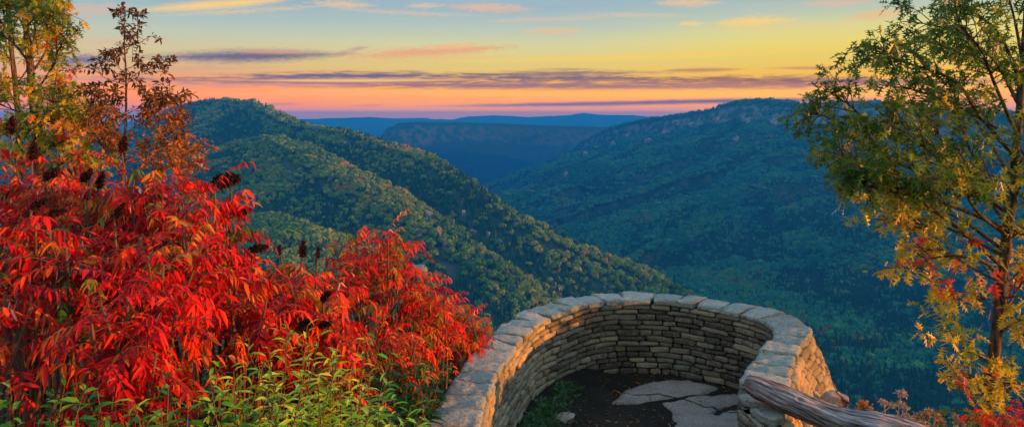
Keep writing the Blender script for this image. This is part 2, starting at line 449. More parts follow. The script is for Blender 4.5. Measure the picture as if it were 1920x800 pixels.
NEAR_RING = int(np.searchsorted(rr, 26.0))
def ring_part(name, r0, r1, mat, label):
    q = TQ[r0:r1].reshape(-1, 4)
    used, inv = np.unique(q, return_inverse=True)
    me = np_mesh(name, TV[used], inv.reshape(-1, 4), smooth=True)
    o = link_mesh(name, me, mat)
    return tag(o, label, 'ground' if r0 == 0 else 'mountains', kind='structure')
ring_part('ground', 0, NEAR_RING, m_soil, 'dark bare earth of the overlook slope')
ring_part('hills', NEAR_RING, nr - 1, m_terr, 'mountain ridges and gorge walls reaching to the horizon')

# ------------------------------------------------------------------ forest
def tree_mat(name, stops_, seedoff):
    m, nt = new_mat(name); b = NB(nt)
    oi = b.n('ShaderNodeObjectInfo')
    ge = b.geo()
    patch = b.noise(oi.outputs['Location'], 0.006, 3)
    rnd = oi.outputs['Random']
    f = b.math('ADD', b.math('ADD', b.math('MULTIPLY', b.math('POWER', rnd, 2.0), 0.62), 0.12), b.math('MULTIPLY', b.math('SUBTRACT', patch, 0.48), 1.9), clamp=True)
    c = b.ramp(f, stops_)
    c = b.mix(b.mapr(b.noise(ge.outputs['Position'], 0.6, 3), .35, .7, 0, .5), c, b.mix(1.0, c, (1.7, 1.6, 1.2, 1), 'MULTIPLY'))
    d = b.n('ShaderNodeBsdfDiffuse'); b.L.new(c, d.inputs[0])
    t = b.n('ShaderNodeBsdfTranslucent'); b.L.new(c, t.inputs[0])
    mx = b.n('ShaderNodeMixShader'); mx.inputs[0].default_value = .25
    b.L.new(d.outputs[0], mx.inputs[1]); b.L.new(t.outputs[0], mx.inputs[2])
    b.out(mx.outputs[0])
    return m
m_broad = tree_mat('broadleaf_canopy', [(0, (.07, .18, .03)), (.35, (.14, .25, .04)), (.65, (.23, .30, .045)), (.86, (.31, .30, .05)), (.95, (.36, .23, .045)), (1, (.32, .15, .04))], 0)
m_teal = tree_mat('haze_tinted_canopy', [(0, (.03, .16, .10)), (.35, (.045, .21, .11)), (.65, (.08, .27, .10)), (.86, (.13, .26, .06)), (.95, (.22, .17, .05)), (1, (.20, .11, .045))], 0)  # blue haze of the gorge wall mixed into the leaf colour
m_conif = tree_mat('conifer_canopy', [(0, (.02, .08, .04)), (1, (.045, .12, .05))], 3)

m_snag, nt = new_mat('bare_grey_tree'); b = NB(nt)
b.out(b.bsdf((.26, .23, .19, 1), .9, None, .1))

def proto(kind, seed):
    rs = np.random.RandomState(seed)
    V = []; Q = []
    def card(c, n, s):
        n = n / np.linalg.norm(n)
        a = np.cross(n, rs.normal(size=3)); a /= np.linalg.norm(a); bb = np.cross(n, a)
        k = len(V)
        for i, (uu, vv) in enumerate(((-1, -.7), (.2, -1), (1, .5), (-.3, 1))):
            V.append(c + s * (uu * a + vv * bb) + n * s * (.25 if i % 2 else -.1))
        Q.append((k, k + 1, k + 2, k + 3))
    if kind in ('broad', 'teal'):
        lobes = [(np.array([0, 0, .62]), np.array([.40, .40, .34]))]
        for i in range(6):
            a = rs.uniform(0, 6.28); lobes.append((np.array([math.cos(a) * .27, math.sin(a) * .27, rs.uniform(.42, .78)]), np.array([.25, .25, .22]) * rs.uniform(.8, 1.2)))
        for c, rad in lobes:
            for i in range(34):
                n = rs.normal(size=3); n[2] = abs(n[2]) * 1.1 - .35; n /= np.linalg.norm(n)
                card(c + n * rad * rs.uniform(.8, 1.05), n + rs.normal(size=3) * .35, rs.uniform(.07, .12))
    else:
        for i in range(150):
            t = rs.uniform(0, 1) ** .8
            a = rs.uniform(0, 6.28); rad = .26 * (1 - t) * rs.uniform(.75, 1.1) + .01
            n = np.array([math.cos(a), math.sin(a), .55])
            card(np.array([math.cos(a) * rad, math.sin(a) * rad, .12 + .95 * t]), n + rs.normal(size=3) * .3, .045 + .06 * (1 - t))
    if kind == 'snag':
        V, Q = [], []
        for i in range(16):
            z0 = rs.uniform(.25, .9); a = rs.uniform(0, 6.28); l_ = .34 * (1.1 - z0)
            dv = np.array([math.cos(a), math.sin(a), .9]); k = len(V); pp = np.array([-dv[1], dv[0], 0]) * .012
            p0 = np.array([0, 0, z0]); p1 = p0 + dv * l_
            V += [p0 - pp, p0 + pp, p1 + pp * .3, p1 - pp * .3]; Q.append((k, k + 1, k + 2, k + 3))
    # trunk
    k = len(V)
    for z, r_ in ((-.12, .03), (1.0 if kind == 'snag' else .55, .015)):
        for i in range(4): V.append(np.array([math.cos(i * 1.57) * r_, math.sin(i * 1.57) * r_, z]))
    for i in range(4): Q.append((k + i, k + (i + 1) % 4, k + 4 + (i + 1) % 4, k + 4 + i))
    me = np_mesh('forest_tree', np.array(V), np.array(Q))
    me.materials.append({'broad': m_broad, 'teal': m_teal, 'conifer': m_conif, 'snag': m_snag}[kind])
    return bpy.data.objects.new('forest_tree', me)         # never linked: only instanced by the forest
PROTOS = [proto('broad', 1), proto('broad', 2), proto('broad', 3), proto('conifer', 4), proto('conifer', 5), proto('teal', 1), proto('teal', 2), proto('teal', 3), proto('snag', 6)]

def forest_nodes():
    ng = bpy.data.node_groups.new('forest_scatter', 'GeometryNodeTree')
    ng.interface.new_socket('Geometry', in_out='INPUT', socket_type='NodeSocketGeometry')
    ng.interface.new_socket('Geometry', in_out='OUTPUT', socket_type='NodeSocketGeometry')
    N, L = ng.nodes, ng.links
    gi = N.new('NodeGroupInput'); go = N.new('NodeGroupOutput')
    m2p = N.new('GeometryNodeMeshToPoints'); L.new(gi.outputs[0], m2p.inputs[0])
    iop = N.new('GeometryNodeInstanceOnPoints'); L.new(m2p.outputs[0], iop.inputs['Points'])
    jn = N.new('GeometryNodeJoinGeometry')
    for o in reversed(PROTOS):
        inf = N.new('GeometryNodeObjectInfo'); inf.inputs[0].default_value = o; inf.inputs[1].default_value = True
        L.new(inf.outputs['Geometry'], jn.inputs[0])
    L.new(jn.outputs[0], iop.inputs['Instance'])
    iop.inputs['Pick Instance'].default_value = True
    def na_(name, typ):
        n = N.new('GeometryNodeInputNamedAttribute'); n.data_type = typ; n.inputs[0].default_value = name
        return n.outputs[0]
    L.new(na_('kindidx', 'INT'), iop.inputs['Instance Index'])
    L.new(na_('size', 'FLOAT_VECTOR'), iop.inputs['Scale'])
    cx = N.new('ShaderNodeCombineXYZ'); L.new(na_('turn', 'FLOAT'), cx.inputs[2])
    e2r = N.new('FunctionNodeEulerToRotation'); L.new(cx.outputs[0], e2r.inputs[0]); L.new(e2r.outputs[0], iop.inputs['Rotation'])
    L.new(iop.outputs[0], go.inputs[0])
    return ng
FNG = forest_nodes()

def ray_hit(px, py):
    d = np.geomspace(300, 9000, 3000)
    z = H((px - 960) / F_PX * d, d)[0]
    i = np.argmax(z > ZC - (py - HY) / F_PX * d)
    return np.array([(px - 960) / F_PX * d[i], d[i], z[i]])
CLIFFS = [(ray_hit(px, py), w_, h_, True) for px, py, w_, h_ in [(806, 408, 9, 13), (824, 442, 7, 15), (870, 404, 8, 12), (884, 436, 10, 8), (835, 466, 6, 14), (868, 380, 7, 8), (915, 442, 6, 8), (786, 440, 7, 11), (775, 470, 8, 12), (850, 420, 7, 8)]]
CLIFFS += [(ray_hit(px, py), w_, h_, False) for px, py, w_, h_ in [(1180, 256, 34, 18), (1215, 266, 26, 17), (1150, 272, 30, 19), (1300, 236, 28, 18), (1345, 226, 30, 20), (1405, 228, 34, 20), (1455, 232, 30, 18), (1250, 250, 28, 18), (1062, 330, 20, 20), (1098, 292, 26, 21), (1380, 262, 18, 14), (1270, 232, 26, 16), (1120, 280, 24, 18)]]
rs = np.random.RandomState(7)
def scatter(n, rmin, rmax):
    a = np.radians(rs.uniform(-47, 47, n))
    r = np.sqrt(rs.uniform(rmin ** 2, rmax ** 2, n))
    return r * np.sin(a), r * np.cos(a)
parts_ = []
for (rmin, rmax, spacing, sz) in ((260, 1000, 5.6, 1.0), (1000, 2000, 5.6, .85), (2000, 4000, 8.0, 1.05)):
    area = math.radians(94) / 2 * (rmax ** 2 - rmin ** 2)
    x, y = scatter(int(area / spacing ** 2), rmin, rmax)
    z, rid, cl = H(x, y)
    e = 4.0
    gx = (H(x + e, y)[0] - z) / e; gy = (H(x, y + e)[0] - z) / e
    gr = np.hypot(gx, gy)
    keep = (rid != -1) & (rid < 5) & (z - ZC > -0.52 * np.hypot(x, y)) & ((gr < .95) | (rs.rand(len(x)) < .25))
    # the far side of ridges is never seen: drop what lies well behind the skyline
    x, y, z, rid = x[keep], y[keep], z[keep], rid[keep]
    # dark conifers in ravines, paler trees on spurs: relief shading put into tree colour
    dl = 55.0
    hollow = (H(x + dl, y)[0] + H(x - dl, y)[0] + H(x, y + dl)[0] + H(x, y - dl)[0]) / 4 - z
    pat = fbm(x / 140, y / 140, seed=77, oct=3)
    con = rs.rand(len(x)) < np.clip(.16 + 1.4 * pat + np.clip(hollow / 7, -.4, .6) + np.where(rid == 1, .42, 0) - np.where(rid == 2, .14, 0), .03, .85)  # lit shoulder and darker main ridge painted through the conifer share
    kd = np.where(con, rs.randint(3, 5, len(x)), rs.randint(0, 3, len(x)))
    vs = np.exp(rs.normal(size=len(x)) * .30)
    hgt = np.where(con, rs.uniform(12, 20, len(x)), rs.uniform(9, 13, len(x)) * vs ** .6) * sz
    wid = np.where(con, hgt * rs.uniform(.7, 1.1, len(x)), rs.uniform(8.5, 12.5, len(x)) * vs * sz)
    kd = np.where(rs.rand(len(x)) < .035, 8, kd)
    parts_.append((x, y, z - .2 * hgt, rid, kd, hgt, wid))
x, y, z, rid, kd, hgt, wid = [np.concatenate(c) for c in zip(*parts_)]
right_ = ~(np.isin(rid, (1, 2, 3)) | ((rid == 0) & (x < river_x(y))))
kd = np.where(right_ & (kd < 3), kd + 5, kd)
clear = fbm(x / 60, y / 60, seed=123, oct=3)
keep = rs.rand(len(x)) < np.clip(1.3 + 2.0 * clear, .72, 1)
for q_, w_, h_, l_ in CLIFFS:                             # nothing grows on the rock or close before it
    keep &= (np.hypot(x - q_[0], (y - q_[1] + w_ * .5) * .55) > w_ * 1.0)
x, y, z, rid, kd, hgt, wid = [c[keep] for c in (x, y, z, rid, kd, hgt, wid)]
def forest(sel, label):
    me = bpy.data.meshes.new('forest')
    n = int(sel.sum())
    me.vertices.add(n); me.vertices.foreach_set('co', np.stack([x[sel], y[sel], z[sel]], -1).astype(np.float32).ravel())
    a = me.attributes.new('kindidx', 'INT', 'POINT'); a.data.foreach_set('value', kd[sel].astype(np.int32))
    a = me.attributes.new('turn', 'FLOAT', 'POINT'); a.data.foreach_set('value', rs.uniform(0, 6.28, n).astype(np.float32))
    a = me.attributes.new('size', 'FLOAT_VECTOR', 'POINT'); a.data.foreach_set('vector', np.stack([wid[sel], wid[sel], hgt[sel]], -1).astype(np.float32).ravel())
    o = link_mesh('forest', me)
    md = o.modifiers.new('forest_scatter', 'NODES'); md.node_group = FNG
    return tag(o, label, 'forest', kind='stuff')
leftside = np.isin(rid, (1, 2, 3)) | ((rid == 0) & (x < river_x(y)))
forest(leftside, 'olive and rust forest covering the mountain on the left')
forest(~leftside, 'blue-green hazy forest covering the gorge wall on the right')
print('forest trees', len(x))

# ------------------------------------------------------------------ haze: one closed box of even air
hz_top, hz_bot, hz_r = 82.0, -760.0, 12900.0
v = [(sx * hz_r, sy * hz_r, zz) for zz in (hz_bot, hz_top) for sx, sy in ((-1, -1), (1, -1), (1, 1), (-1, 1))]
fc = [(3, 2, 1, 0), (4, 5, 6, 7), (0, 1, 5, 4), (1, 2, 6, 5), (2, 3, 7, 6), (3, 0, 4, 7)]
m_haze, nt = new_mat('haze'); b = NB(nt)
pv = b.n('ShaderNodeVolumePrincipled')
pv.inputs['Color'].default_value = (0.015, 0.33, 1.0, 1)
pv.inputs['Density'].default_value = 1.6e-4
o_ = b.n('ShaderNodeOutputMaterial'); b.L.new(pv.outputs[0], o_.inputs['Volume'])
tag(link_mesh('haze', np_mesh('haze', v, np.array(fc)), m_haze), 'blue haze filling the gorge and fading the far ridges', 'haze', kind='stuff')
# ------------------------------------------------------------------ geometry collectors
class Geo:
    """collects vertices, tris and quads with a per-vertex tone, and builds ONE mesh"""
    def __init__(s): s.v = []; s.t = []; s.q = []; s.tone = []; s.n = 0
    def add(s, v, tris=None, quads=None, tone=0.5):
        v = np.asarray(v, float).reshape(-1, 3)
        if tris is not None and len(tris): s.t.append(np.asarray(tris) + s.n)
        if quads is not None and len(quads): s.q.append(np.asarray(quads) + s.n)
        s.v.append(v); s.tone.append(np.broadcast_to(np.asarray(tone, float), (len(v),)).copy())
        s.n += len(v)
    def mesh(s, name, origin=(0, 0, 0), smooth=False):
        v = np.concatenate(s.v) - np.asarray(origin, float)
        f = ([np.concatenate(s.t)] if s.t else []) + ([np.concatenate(s.q)] if s.q else [])
        return np_mesh(name, v, f, smooth, {'tone': ('POINT', np.concatenate(s.tone))})
    def build(s, name, mat, parent=None, origin=(0, 0, 0), smooth=False):
        if not s.n: return None
        return link_mesh(name, s.mesh(name, origin, smooth), mat, parent)

def smooth_path(pts, n):
    pts = np.asarray(pts, float)
    p = np.vstack([2 * pts[0] - pts[1], pts, 2 * pts[-1] - pts[-2]])
    seg = len(pts) - 1
    t = np.linspace(0, seg - 1e-9, n); i = t.astype(int); f = (t - i)[:, None]
    a, b_, c, d = p[i], p[i + 1], p[i + 2], p[i + 3]
    return 0.5 * (2 * b_ + (c - a) * f + (2 * a - 5 * b_ + 4 * c - d) * f ** 2 + (3 * b_ - a - 3 * c + d) * f ** 3)

def arc_resample(p, n):
    d = np.concatenate([[0], np.cumsum(np.linalg.norm(np.diff(p, axis=0), axis=1))])
    t = np.linspace(0, d[-1], n)
    return np.stack([np.interp(t, d, p[:, k]) for k in range(p.shape[1])], -1)

def tube(gm, pts, rad, sides=6, tone=0.5, cap=True, wob=0.0, rs_=None):
    pts = np.asarray(pts, float); n = len(pts)
    rad = np.broadcast_to(np.asarray(rad, float), (n,))
    tg = np.gradient(pts, axis=0); tg /= np.linalg.norm(tg, axis=1)[:, None] + 1e-9
    ref = np.array([0.0, 0.0, 1.0]) if abs(tg[:, 2]).mean() < .8 else np.array([1.0, 0.1, 0.0])
    u = np.cross(tg, ref); u /= np.linalg.norm(u, axis=1)[:, None] + 1e-9
    w_ = np.cross(tg, u)
    a = np.linspace(0, 2 * math.pi, sides, endpoint=False)
    rr_ = rad[:, None] * (1 + (wob * rs_.normal(size=(n, sides)) if wob else 0))
    v = pts[:, None, :] + rr_[..., None] * (np.cos(a)[None, :, None] * u[:, None, :] + np.sin(a)[None, :, None] * w_[:, None, :])
    i = np.arange(n - 1)[:, None] * sides; k = np.arange(sides)[None, :]
    q = np.stack([i + k, i + (k + 1) % sides, i + sides + (k + 1) % sides, i + sides + k], -1).reshape(-1, 4)
    v = v.reshape(-1, 3)
    tr = []
    if cap:
        v = np.vstack([v, pts[0], pts[-1]])
        b0, b1 = n * sides, n * sides + 1
        for j in range(sides):
            tr.append((b0, (j + 1) % sides, j)); tr.append((b1, (n - 1) * sides + j, (n - 1) * sides + (j + 1) % sides))
    gm.add(v, tr, q, tone)

_BG = {}
def block_grid(nx, ny, nz, rnd):
    """surface grid of a rounded unit block, x,y,z in -1..1"""
    key = (nx, ny, nz, rnd)
    if key in _BG: return _BG[key]
    ids = {}; V = []; Q = []
    def vid(i, j, k):
        if (i, j, k) not in ids:
            ids[(i, j, k)] = len(V); V.append((2 * i / nx - 1, 2 * j / ny - 1, 2 * k / nz - 1))
        return ids[(i, j, k)]
    for i in range(nx):
        for j in range(ny):
            Q.append((vid(i, j, nz), vid(i + 1, j, nz), vid(i + 1, j + 1, nz), vid(i, j + 1, nz)))
            Q.append((vid(i, j, 0), vid(i, j + 1, 0), vid(i + 1, j + 1, 0), vid(i + 1, j, 0)))
    for i in range(nx):
        for k in range(nz):
            Q.append((vid(i, 0, k), vid(i + 1, 0, k), vid(i + 1, 0, k + 1), vid(i, 0, k + 1)))
            Q.append((vid(i, ny, k), vid(i, ny, k + 1), vid(i + 1, ny, k + 1), vid(i + 1, ny, k)))
    for j in range(ny):
        for k in range(nz):
            Q.append((vid(0, j, k), vid(0, j, k + 1), vid(0, j + 1, k + 1), vid(0, j + 1, k)))
            Q.append((vid(nx, j, k), vid(nx, j + 1, k), vid(nx, j + 1, k + 1), vid(nx, j, k + 1)))
    _BG[key] = (np.array(V), np.array(Q))
    return _BG[key]

def rounded(hx, hy, hz, r, n=(5, 4, 3)):
    """block of half sizes hx,hy,hz with edge radius r, in metres"""
    V, Q = block_grid(n[0], n[1], n[2], 0)
    h = np.array([hx, hy, hz])
    # push the outermost rows towards the edges so the rounding is tight
    p = np.sign(V) * np.abs(V) ** 0.8 * h
    inner = np.maximum(h - r, 1e-4)
    q = np.clip(p, -inner, inner); d = p - q
    L = np.linalg.norm(d, axis=1); m = L > 1e-9
    p2 = p.copy(); p2[m] = q[m] + d[m] / L[m][:, None] * np.minimum(L[m], r)[:, None]
    return p2, Q

# ------------------------------------------------------------------ stone materials
def stone_mat(name, stops_, lichen, bump=1.0, dark=0.5):
    m, nt = new_mat(name); b = NB(nt)
    pos = b.obj(); tone = b.attr('tone').outputs['Fac']
    n1 = b.noise(pos, 5.0, 6, .62, .3); n2 = b.noise(pos, 45.0, 6, .7); n3 = b.noise(pos, 2.1, 4, .6, .5)
    mp = b.n('ShaderNodeMapping'); mp.inputs['Scale'].default_value = (9, 9, 60); b.L.new(pos, mp.inputs[0])
    n4 = b.noise(mp.outputs[0], 1.0, 5, .6, .4)
    c = b.ramp(tone, stops_)
    c = b.mix(b.mapr(n1, .4, .7, 0, .55), c, b.mix(1.0, c, (.55, .52, .46, 1), 'MULTIPLY'))
    c = b.mix(b.mapr(n3, .52, .66, 0, .6, smooth=True), c, lichen)
    c = b.mix(b.mapr(n2, .52, .66, 0, dark), c, (.03, .03, .026, 1))
    c = b.mix(b.mapr(n2, .34, .45, .55, 0), c, (.5, .48, .43, 1))
    if dark > .6:
        mp5 = b.n('ShaderNodeMapping'); mp5.inputs['Scale'].default_value = (7, 22, 22); mp5.inputs['Rotation'].default_value = (0, 0, .5); b.L.new(pos, mp5.inputs[0])
        n5 = b.noise(mp5.outputs[0], 1.0, 7, .7, .8)
        c = b.mix(b.mapr(n5, .36, .44, .8, 0), c, (.05, .052, .045, 1))
        c = b.mix(b.mapr(n5, .58, .70, 0, .5), c, (.52, .51, .47, 1))
        n1 = b.math('ADD', n1, n5)
    if name == 'bare_rock':
        wv = b.n('ShaderNodeTexVoronoi'); wv.feature = 'DISTANCE_TO_EDGE'; wv.inputs['Scale'].default_value = .7
        nn_ = b.n('ShaderNodeTexNoise'); nn_.inputs['Scale'].default_value = 3.0; b.L.new(pos, nn_.inputs['Vector'])
        vv = b.n('ShaderNodeVectorMath', operation='MULTIPLY_ADD'); b.L.new(nn_.outputs['Color'], vv.inputs[0]); vv.inputs[1].default_value = (.5, .5, .5); b.L.new(pos, vv.inputs[2])
        b.L.new(vv.outputs[0], wv.inputs['Vector'])
        ck = b.mapr(wv.outputs['Distance'], .004, .014, 1, 0)
        c = b.mix(b.math('MULTIPLY', ck, .85), c, (.03, .026, .02, 1))
        n1 = b.math('SUBTRACT', n1, ck)
    h = b.math('ADD', b.math('MULTIPLY', n2, .5), b.math('ADD', b.math('MULTIPLY', n1, .8), b.math('MULTIPLY', n4, .7)))
    b.out(b.bsdf(c, .92, b.bump(h, .9 * bump, .035), .2))
    return m
m_wall = stone_mat('wall_stone', [(0, (.085, .075, .055)), (.3, (.20, .175, .12)), (.6, (.39, .33, .215)), (.8, (.46, .37, .22)), (1, (.54, .41, .24))], (.20, .21, .15, 1))  # upper stops warmed so the outer face carries sun colour
m_cope = stone_mat('coping_stone', [(0, (.33, .37, .32)), (.5, (.44, .48, .41)), (1, (.53, .54, .46))], (.24, .32, .25, 1), 1.4, .7)
m_rock = stone_mat('bare_rock', [(0, (.24, .205, .17)), (.5, (.33, .275, .225)), (1, (.43, .37, .30))], (.22, .20, .17, 1), 1.2, .45)
m_mortar, nt = new_mat('dark_mortar'); b = NB(nt)  # dark mortar colour for the wall core
b.out(b.bsdf(b.mix(b.noise(b.obj(), 20, 4), (.02, .018, .014, 1), (.06, .05, .038, 1)), .95, None, .1))

# ------------------------------------------------------------------ the overlook wall
INN = [(-.36, 3.3), (-.32, 3.9), (-.244, 4.66), (-.167, 5.43), (-.024, 6.07), (.077, 6.45), (.231, 6.886), (.437, 7.19), (.80, 7.58), (1.12, 7.75), (1.58, 7.77), (1.92, 7.70),
       (2.21, 7.53), (2.41, 7.39), (2.60, 7.18), (2.70, 6.98), (2.67, 6.76), (2.51, 6.44), (2.315, 6.17), (2.107, 5.867), (1.93, 5.55), (1.84, 5.33), (1.86, 5.14), (1.93, 4.99)]
OUT = [(-.80, 3.3), (-.70, 4.0), (-.597, 4.66), (-.479, 5.47), (-.361, 5.94), (-.25, 6.365), (-.098, 6.83), (.052, 7.19), (.42, 7.67), (.745, 7.95), (1.146, 8.10), (1.62, 8.10), (2.08, 7.97),
       (2.357, 7.83), (2.60, 7.66), (2.82, 7.50), (2.97, 7.32), (3.05, 7.10), (3.03, 6.84), (2.94, 6.60), (2.68, 6.24), (2.40, 5.74), (2.24, 5.42), (2.11, 5.18), (1.99, 4.98)]
def reseat(pl): return [(x * k, y * k) for x, y in pl for k in [2775.0 / (2775.0 / y - 13.0) / y]]
INN, OUT = reseat(INN), reseat(OUT)
NW = 400
inn = arc_resample(smooth_path(INN, 600), NW); outn = arc_resample(smooth_path(OUT, 600), NW)
s_in = np.concatenate([[0], np.cumsum(np.linalg.norm(np.diff(inn, axis=0), axis=1))])
s_out = np.concatenate([[0], np.cumsum(np.linalg.norm(np.diff(outn, axis=0), axis=1))])
# pair inner and outer points: match by local closeness so that the coping joints run square to the wall
def pair():
    t = np.zeros(NW); j = 0
    for i in range(NW):
        best = min(range(j, min(NW, j + 40)), key=lambda k: np.linalg.norm(outn[k] - inn[i]) + .0006 * abs(k - i))
        j = best; t[i] = best
    k = np.ones(31) / 31
    tp = np.concatenate([np.full(15, t[0]), t, np.full(15, t[-1])])
    return np.convolve(tp, k, 'valid')
PAIR = pair(); PAIR[0] = 0; PAIR[-1] = NW - 1
PAIR = np.maximum.accumulate(PAIR)
def inn_at(s): return np.stack([np.interp(s, s_in, inn[:, k]) for k in (0, 1)], -1)
def out_at(s): return np.stack([np.interp(s, s_out, outn[:, k]) for k in (0, 1)], -1)
def out_of_in(s):
    i = np.interp(s, s_in, np.arange(NW)); j = np.interp(i, np.arange(NW), PAIR)
    return np.stack([np.interp(j, np.arange(NW), outn[:, k]) for k in (0, 1)], -1)
def norm_of(fn, s, sign):
    e = .06
    t = fn(s + e) - fn(s - e); t /= np.linalg.norm(t, axis=-1)[..., None] + 1e-9
    return sign * np.stack([t[..., 1], -t[..., 0]], -1)      # to the right of travel
SEND = s_in[-1]
def top_z(s, S): return 1.0 - .09 * sstep(S - .50, S - .30, s) - .05 * sstep(S - .2, S, s)
rs = np.random.RandomState(11)
wall_root = empty('stone_wall', (1.2, 6.4, .15), 'curved dry-laid stone parapet wall enclosing the bare rock overlook', 'wall')
WORG = (1.2, 6.4, .15)
def masonry(fn, stot, sign, zlo, batter, name, course_h, mean_fn=None):
    gm = Geo()
    z = zlo
    while z < .93:
        ch = course_h * rs.uniform(.82, 1.2); z1 = min(z + ch, .938)
        if .938 - z1 < .03: z1 = .938
        s = rs.uniform(-.1, 0)
        while s < stot - .02:
            L = rs.choice([rs.uniform(.10, .18), rs.uniform(.18, .30), rs.uniform(.28, .42)], p=[.3, .5, .2])
            s1 = min(s + L, stot)
            if s1 - s > .04:
                hx, hz = (s1 - s) / 2 - rs.uniform(.004, .009), (z1 - z) / 2 - rs.uniform(.003, .007)
                dep = .05
                p, Q = rounded(hx, dep, hz, min(.010, hz * .5), (5, 3, 3))
                p = p.copy()
                p[:, 1] += rs.uniform(-.014, .012)
                # hewn, slightly skewed blocks
                tilt = rs.normal() * .035; p[:, 2] += p[:, 0] * tilt
                p[:, 0] *= 1 + rs.normal() * .25 * (p[:, 2] / max(hz, .01)) * .12
                sd_ = rs.randint(1000)
                p[:, 1] += .010 * vnoise(p[:, 0] * 18 + sd_, p[:, 2] * 30) ; p[:, 2] += .004 * vnoise(p[:, 0] * 22 + sd_, p[:, 1] * 20 + 5)
                ss = (s + s1) / 2 + p[:, 0]
                zz = (z + z1) / 2 + p[:, 2] + .012 * vnoise(ss * 1.3, np.full(ss.shape, z * .6), seed=8)
                zz = np.minimum(zz, top_z(ss, stot) - .055)
                nn = norm_of(fn, ss, sign); base = fn(ss)
                off = p[:, 1] - .030 + batter(ss) * (1.0 - zz)
                xy = base + nn * off[:, None]
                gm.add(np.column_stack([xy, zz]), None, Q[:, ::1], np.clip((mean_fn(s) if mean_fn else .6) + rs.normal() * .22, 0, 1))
            s = s1
        z = z1
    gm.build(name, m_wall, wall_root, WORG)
# travel runs from the near left end round to the right end, so the inside is on the right hand
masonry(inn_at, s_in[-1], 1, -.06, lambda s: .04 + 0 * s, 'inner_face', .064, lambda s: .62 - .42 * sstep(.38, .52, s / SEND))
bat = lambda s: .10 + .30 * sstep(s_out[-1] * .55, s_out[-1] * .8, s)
masonry(out_at, s_out[-1], -1, -1.6, bat, 'outer_face', .055, lambda s: .85)  # outer stones lighter and warmer: sunlight put into their tone
# dark core behind the joints
gm = Geo(); zs = np.array([-1.7, -.9, -.2, .4, .9])
def core_strip(fn, stot, sign, batter, inset):
    ss = np.linspace(0, stot, 160)
    S, Zz = np.meshgrid(ss, zs, indexing='ij'); S = S.ravel(); Zz = Zz.ravel()
    zt = np.minimum(Zz, top_z(S, stot) - .055)
    xy = fn(S) + norm_of(fn, S, sign) * (batter(S) * (1 - zt) - inset)[:, None]
    i = np.arange(159)[:, None] * 5; k = np.arange(4)[None, :]
    q = np.stack([i + k, i + 5 + k, i + 6 + k, i + 1 + k], -1).reshape(-1, 4)
    gm.add(np.column_stack([xy, zt]), None, q if sign > 0 else q[:, ::-1])
core_strip(inn_at, s_in[-1], 1, lambda s: .04 + 0 * s, .045)
core_strip(out_at, s_out[-1], -1, bat, .06)
# top and ends of the core
a0 = np.arange(160) * 5 + 4; b0 = a0 + 800
gm.q.append(np.stack([a0[:-1], a0[1:], b0[1:], b0[:-1]], -1))
e0 = np.arange(4)
gm.q.append(np.stack([e0, e0 + 1, e0 + 801, e0 + 800], -1)); gm.q.append(np.stack([e0 + 795, e0 + 1595, e0 + 1596, e0 + 796], -1))
gm.build('wall_core', m_mortar, wall_root, WORG)
# coping stones, each one a part
s = 0.0
while s < SEND - .05:
    L = rs.uniform(.20, .34)
    if s > SEND - .75: L = rs.uniform(.17, .22)
    s1 = min(s + L, SEND)
    if SEND - s1 < .12: s1 = SEND
    lowered = s > SEND - .42
    p, Q = rounded((s1 - s) / 2 - .005, 1.0, .031 + rs.uniform(-.003, .005), .006, (9, 16, 3))
    V0, _ = block_grid(9, 16, 3, 0)
    ss = np.clip((s + s1) / 2 + p[:, 0], 0, SEND)
    skew = rs.normal() * .025
    yy = p[:, 1]
    ss = np.clip(ss + skew * yy + .006 * vnoise(yy * 4 + s * 9, p[:, 2] * 10), 0, SEND)
    A = inn_at(ss); B = out_of_in(ss)
    nv = (A - B); W = np.linalg.norm(nv, axis=1); nv /= W[:, None] + 1e-6
    t = (yy + 1) / 2                                     # 0 outer, 1 inner
    ovi, ovo = rs.uniform(.004, .03), rs.uniform(.004, .03)
    xy = B + nv * ((W + ovi + ovo) * t - ovo)[:, None]
    xy += nv * (.012 * vnoise(ss * 14, p[:, 2] * 20 + s * 3))[:, None] * sstep(.75, 1, np.abs(yy))[:, None]
    edge = sstep(.93, 1.0, np.abs(yy))
    zt = top_z((s + s1) / 2, SEND)
    zz = zt - .031 + p[:, 2] + rs.normal() * .005 - .008 * edge * np.sign(p[:, 2])
    topm = V0[:, 2] > .5
    zz = zz + (.016 * fbm(xy[:, 0] * 7, xy[:, 1] * 7, seed=int(s * 50)) + .006 * vnoise(xy[:, 0] * 26, xy[:, 1] * 26) + rs.normal() * .007 * yy) * np.where(topm, 1, .4)
    c = np.column_stack([xy, zz]); o_ = c.mean(0)
    g1 = Geo(); g1.add(c, None, Q, np.clip(.5 + rs.normal() * .25, 0, 1))
    me = g1.mesh('coping_stone', o_, True)
    ob = link_mesh('coping_stone', me, m_cope, wall_root)
    ob.location = o_ - np.array(WORG)
    s = s1

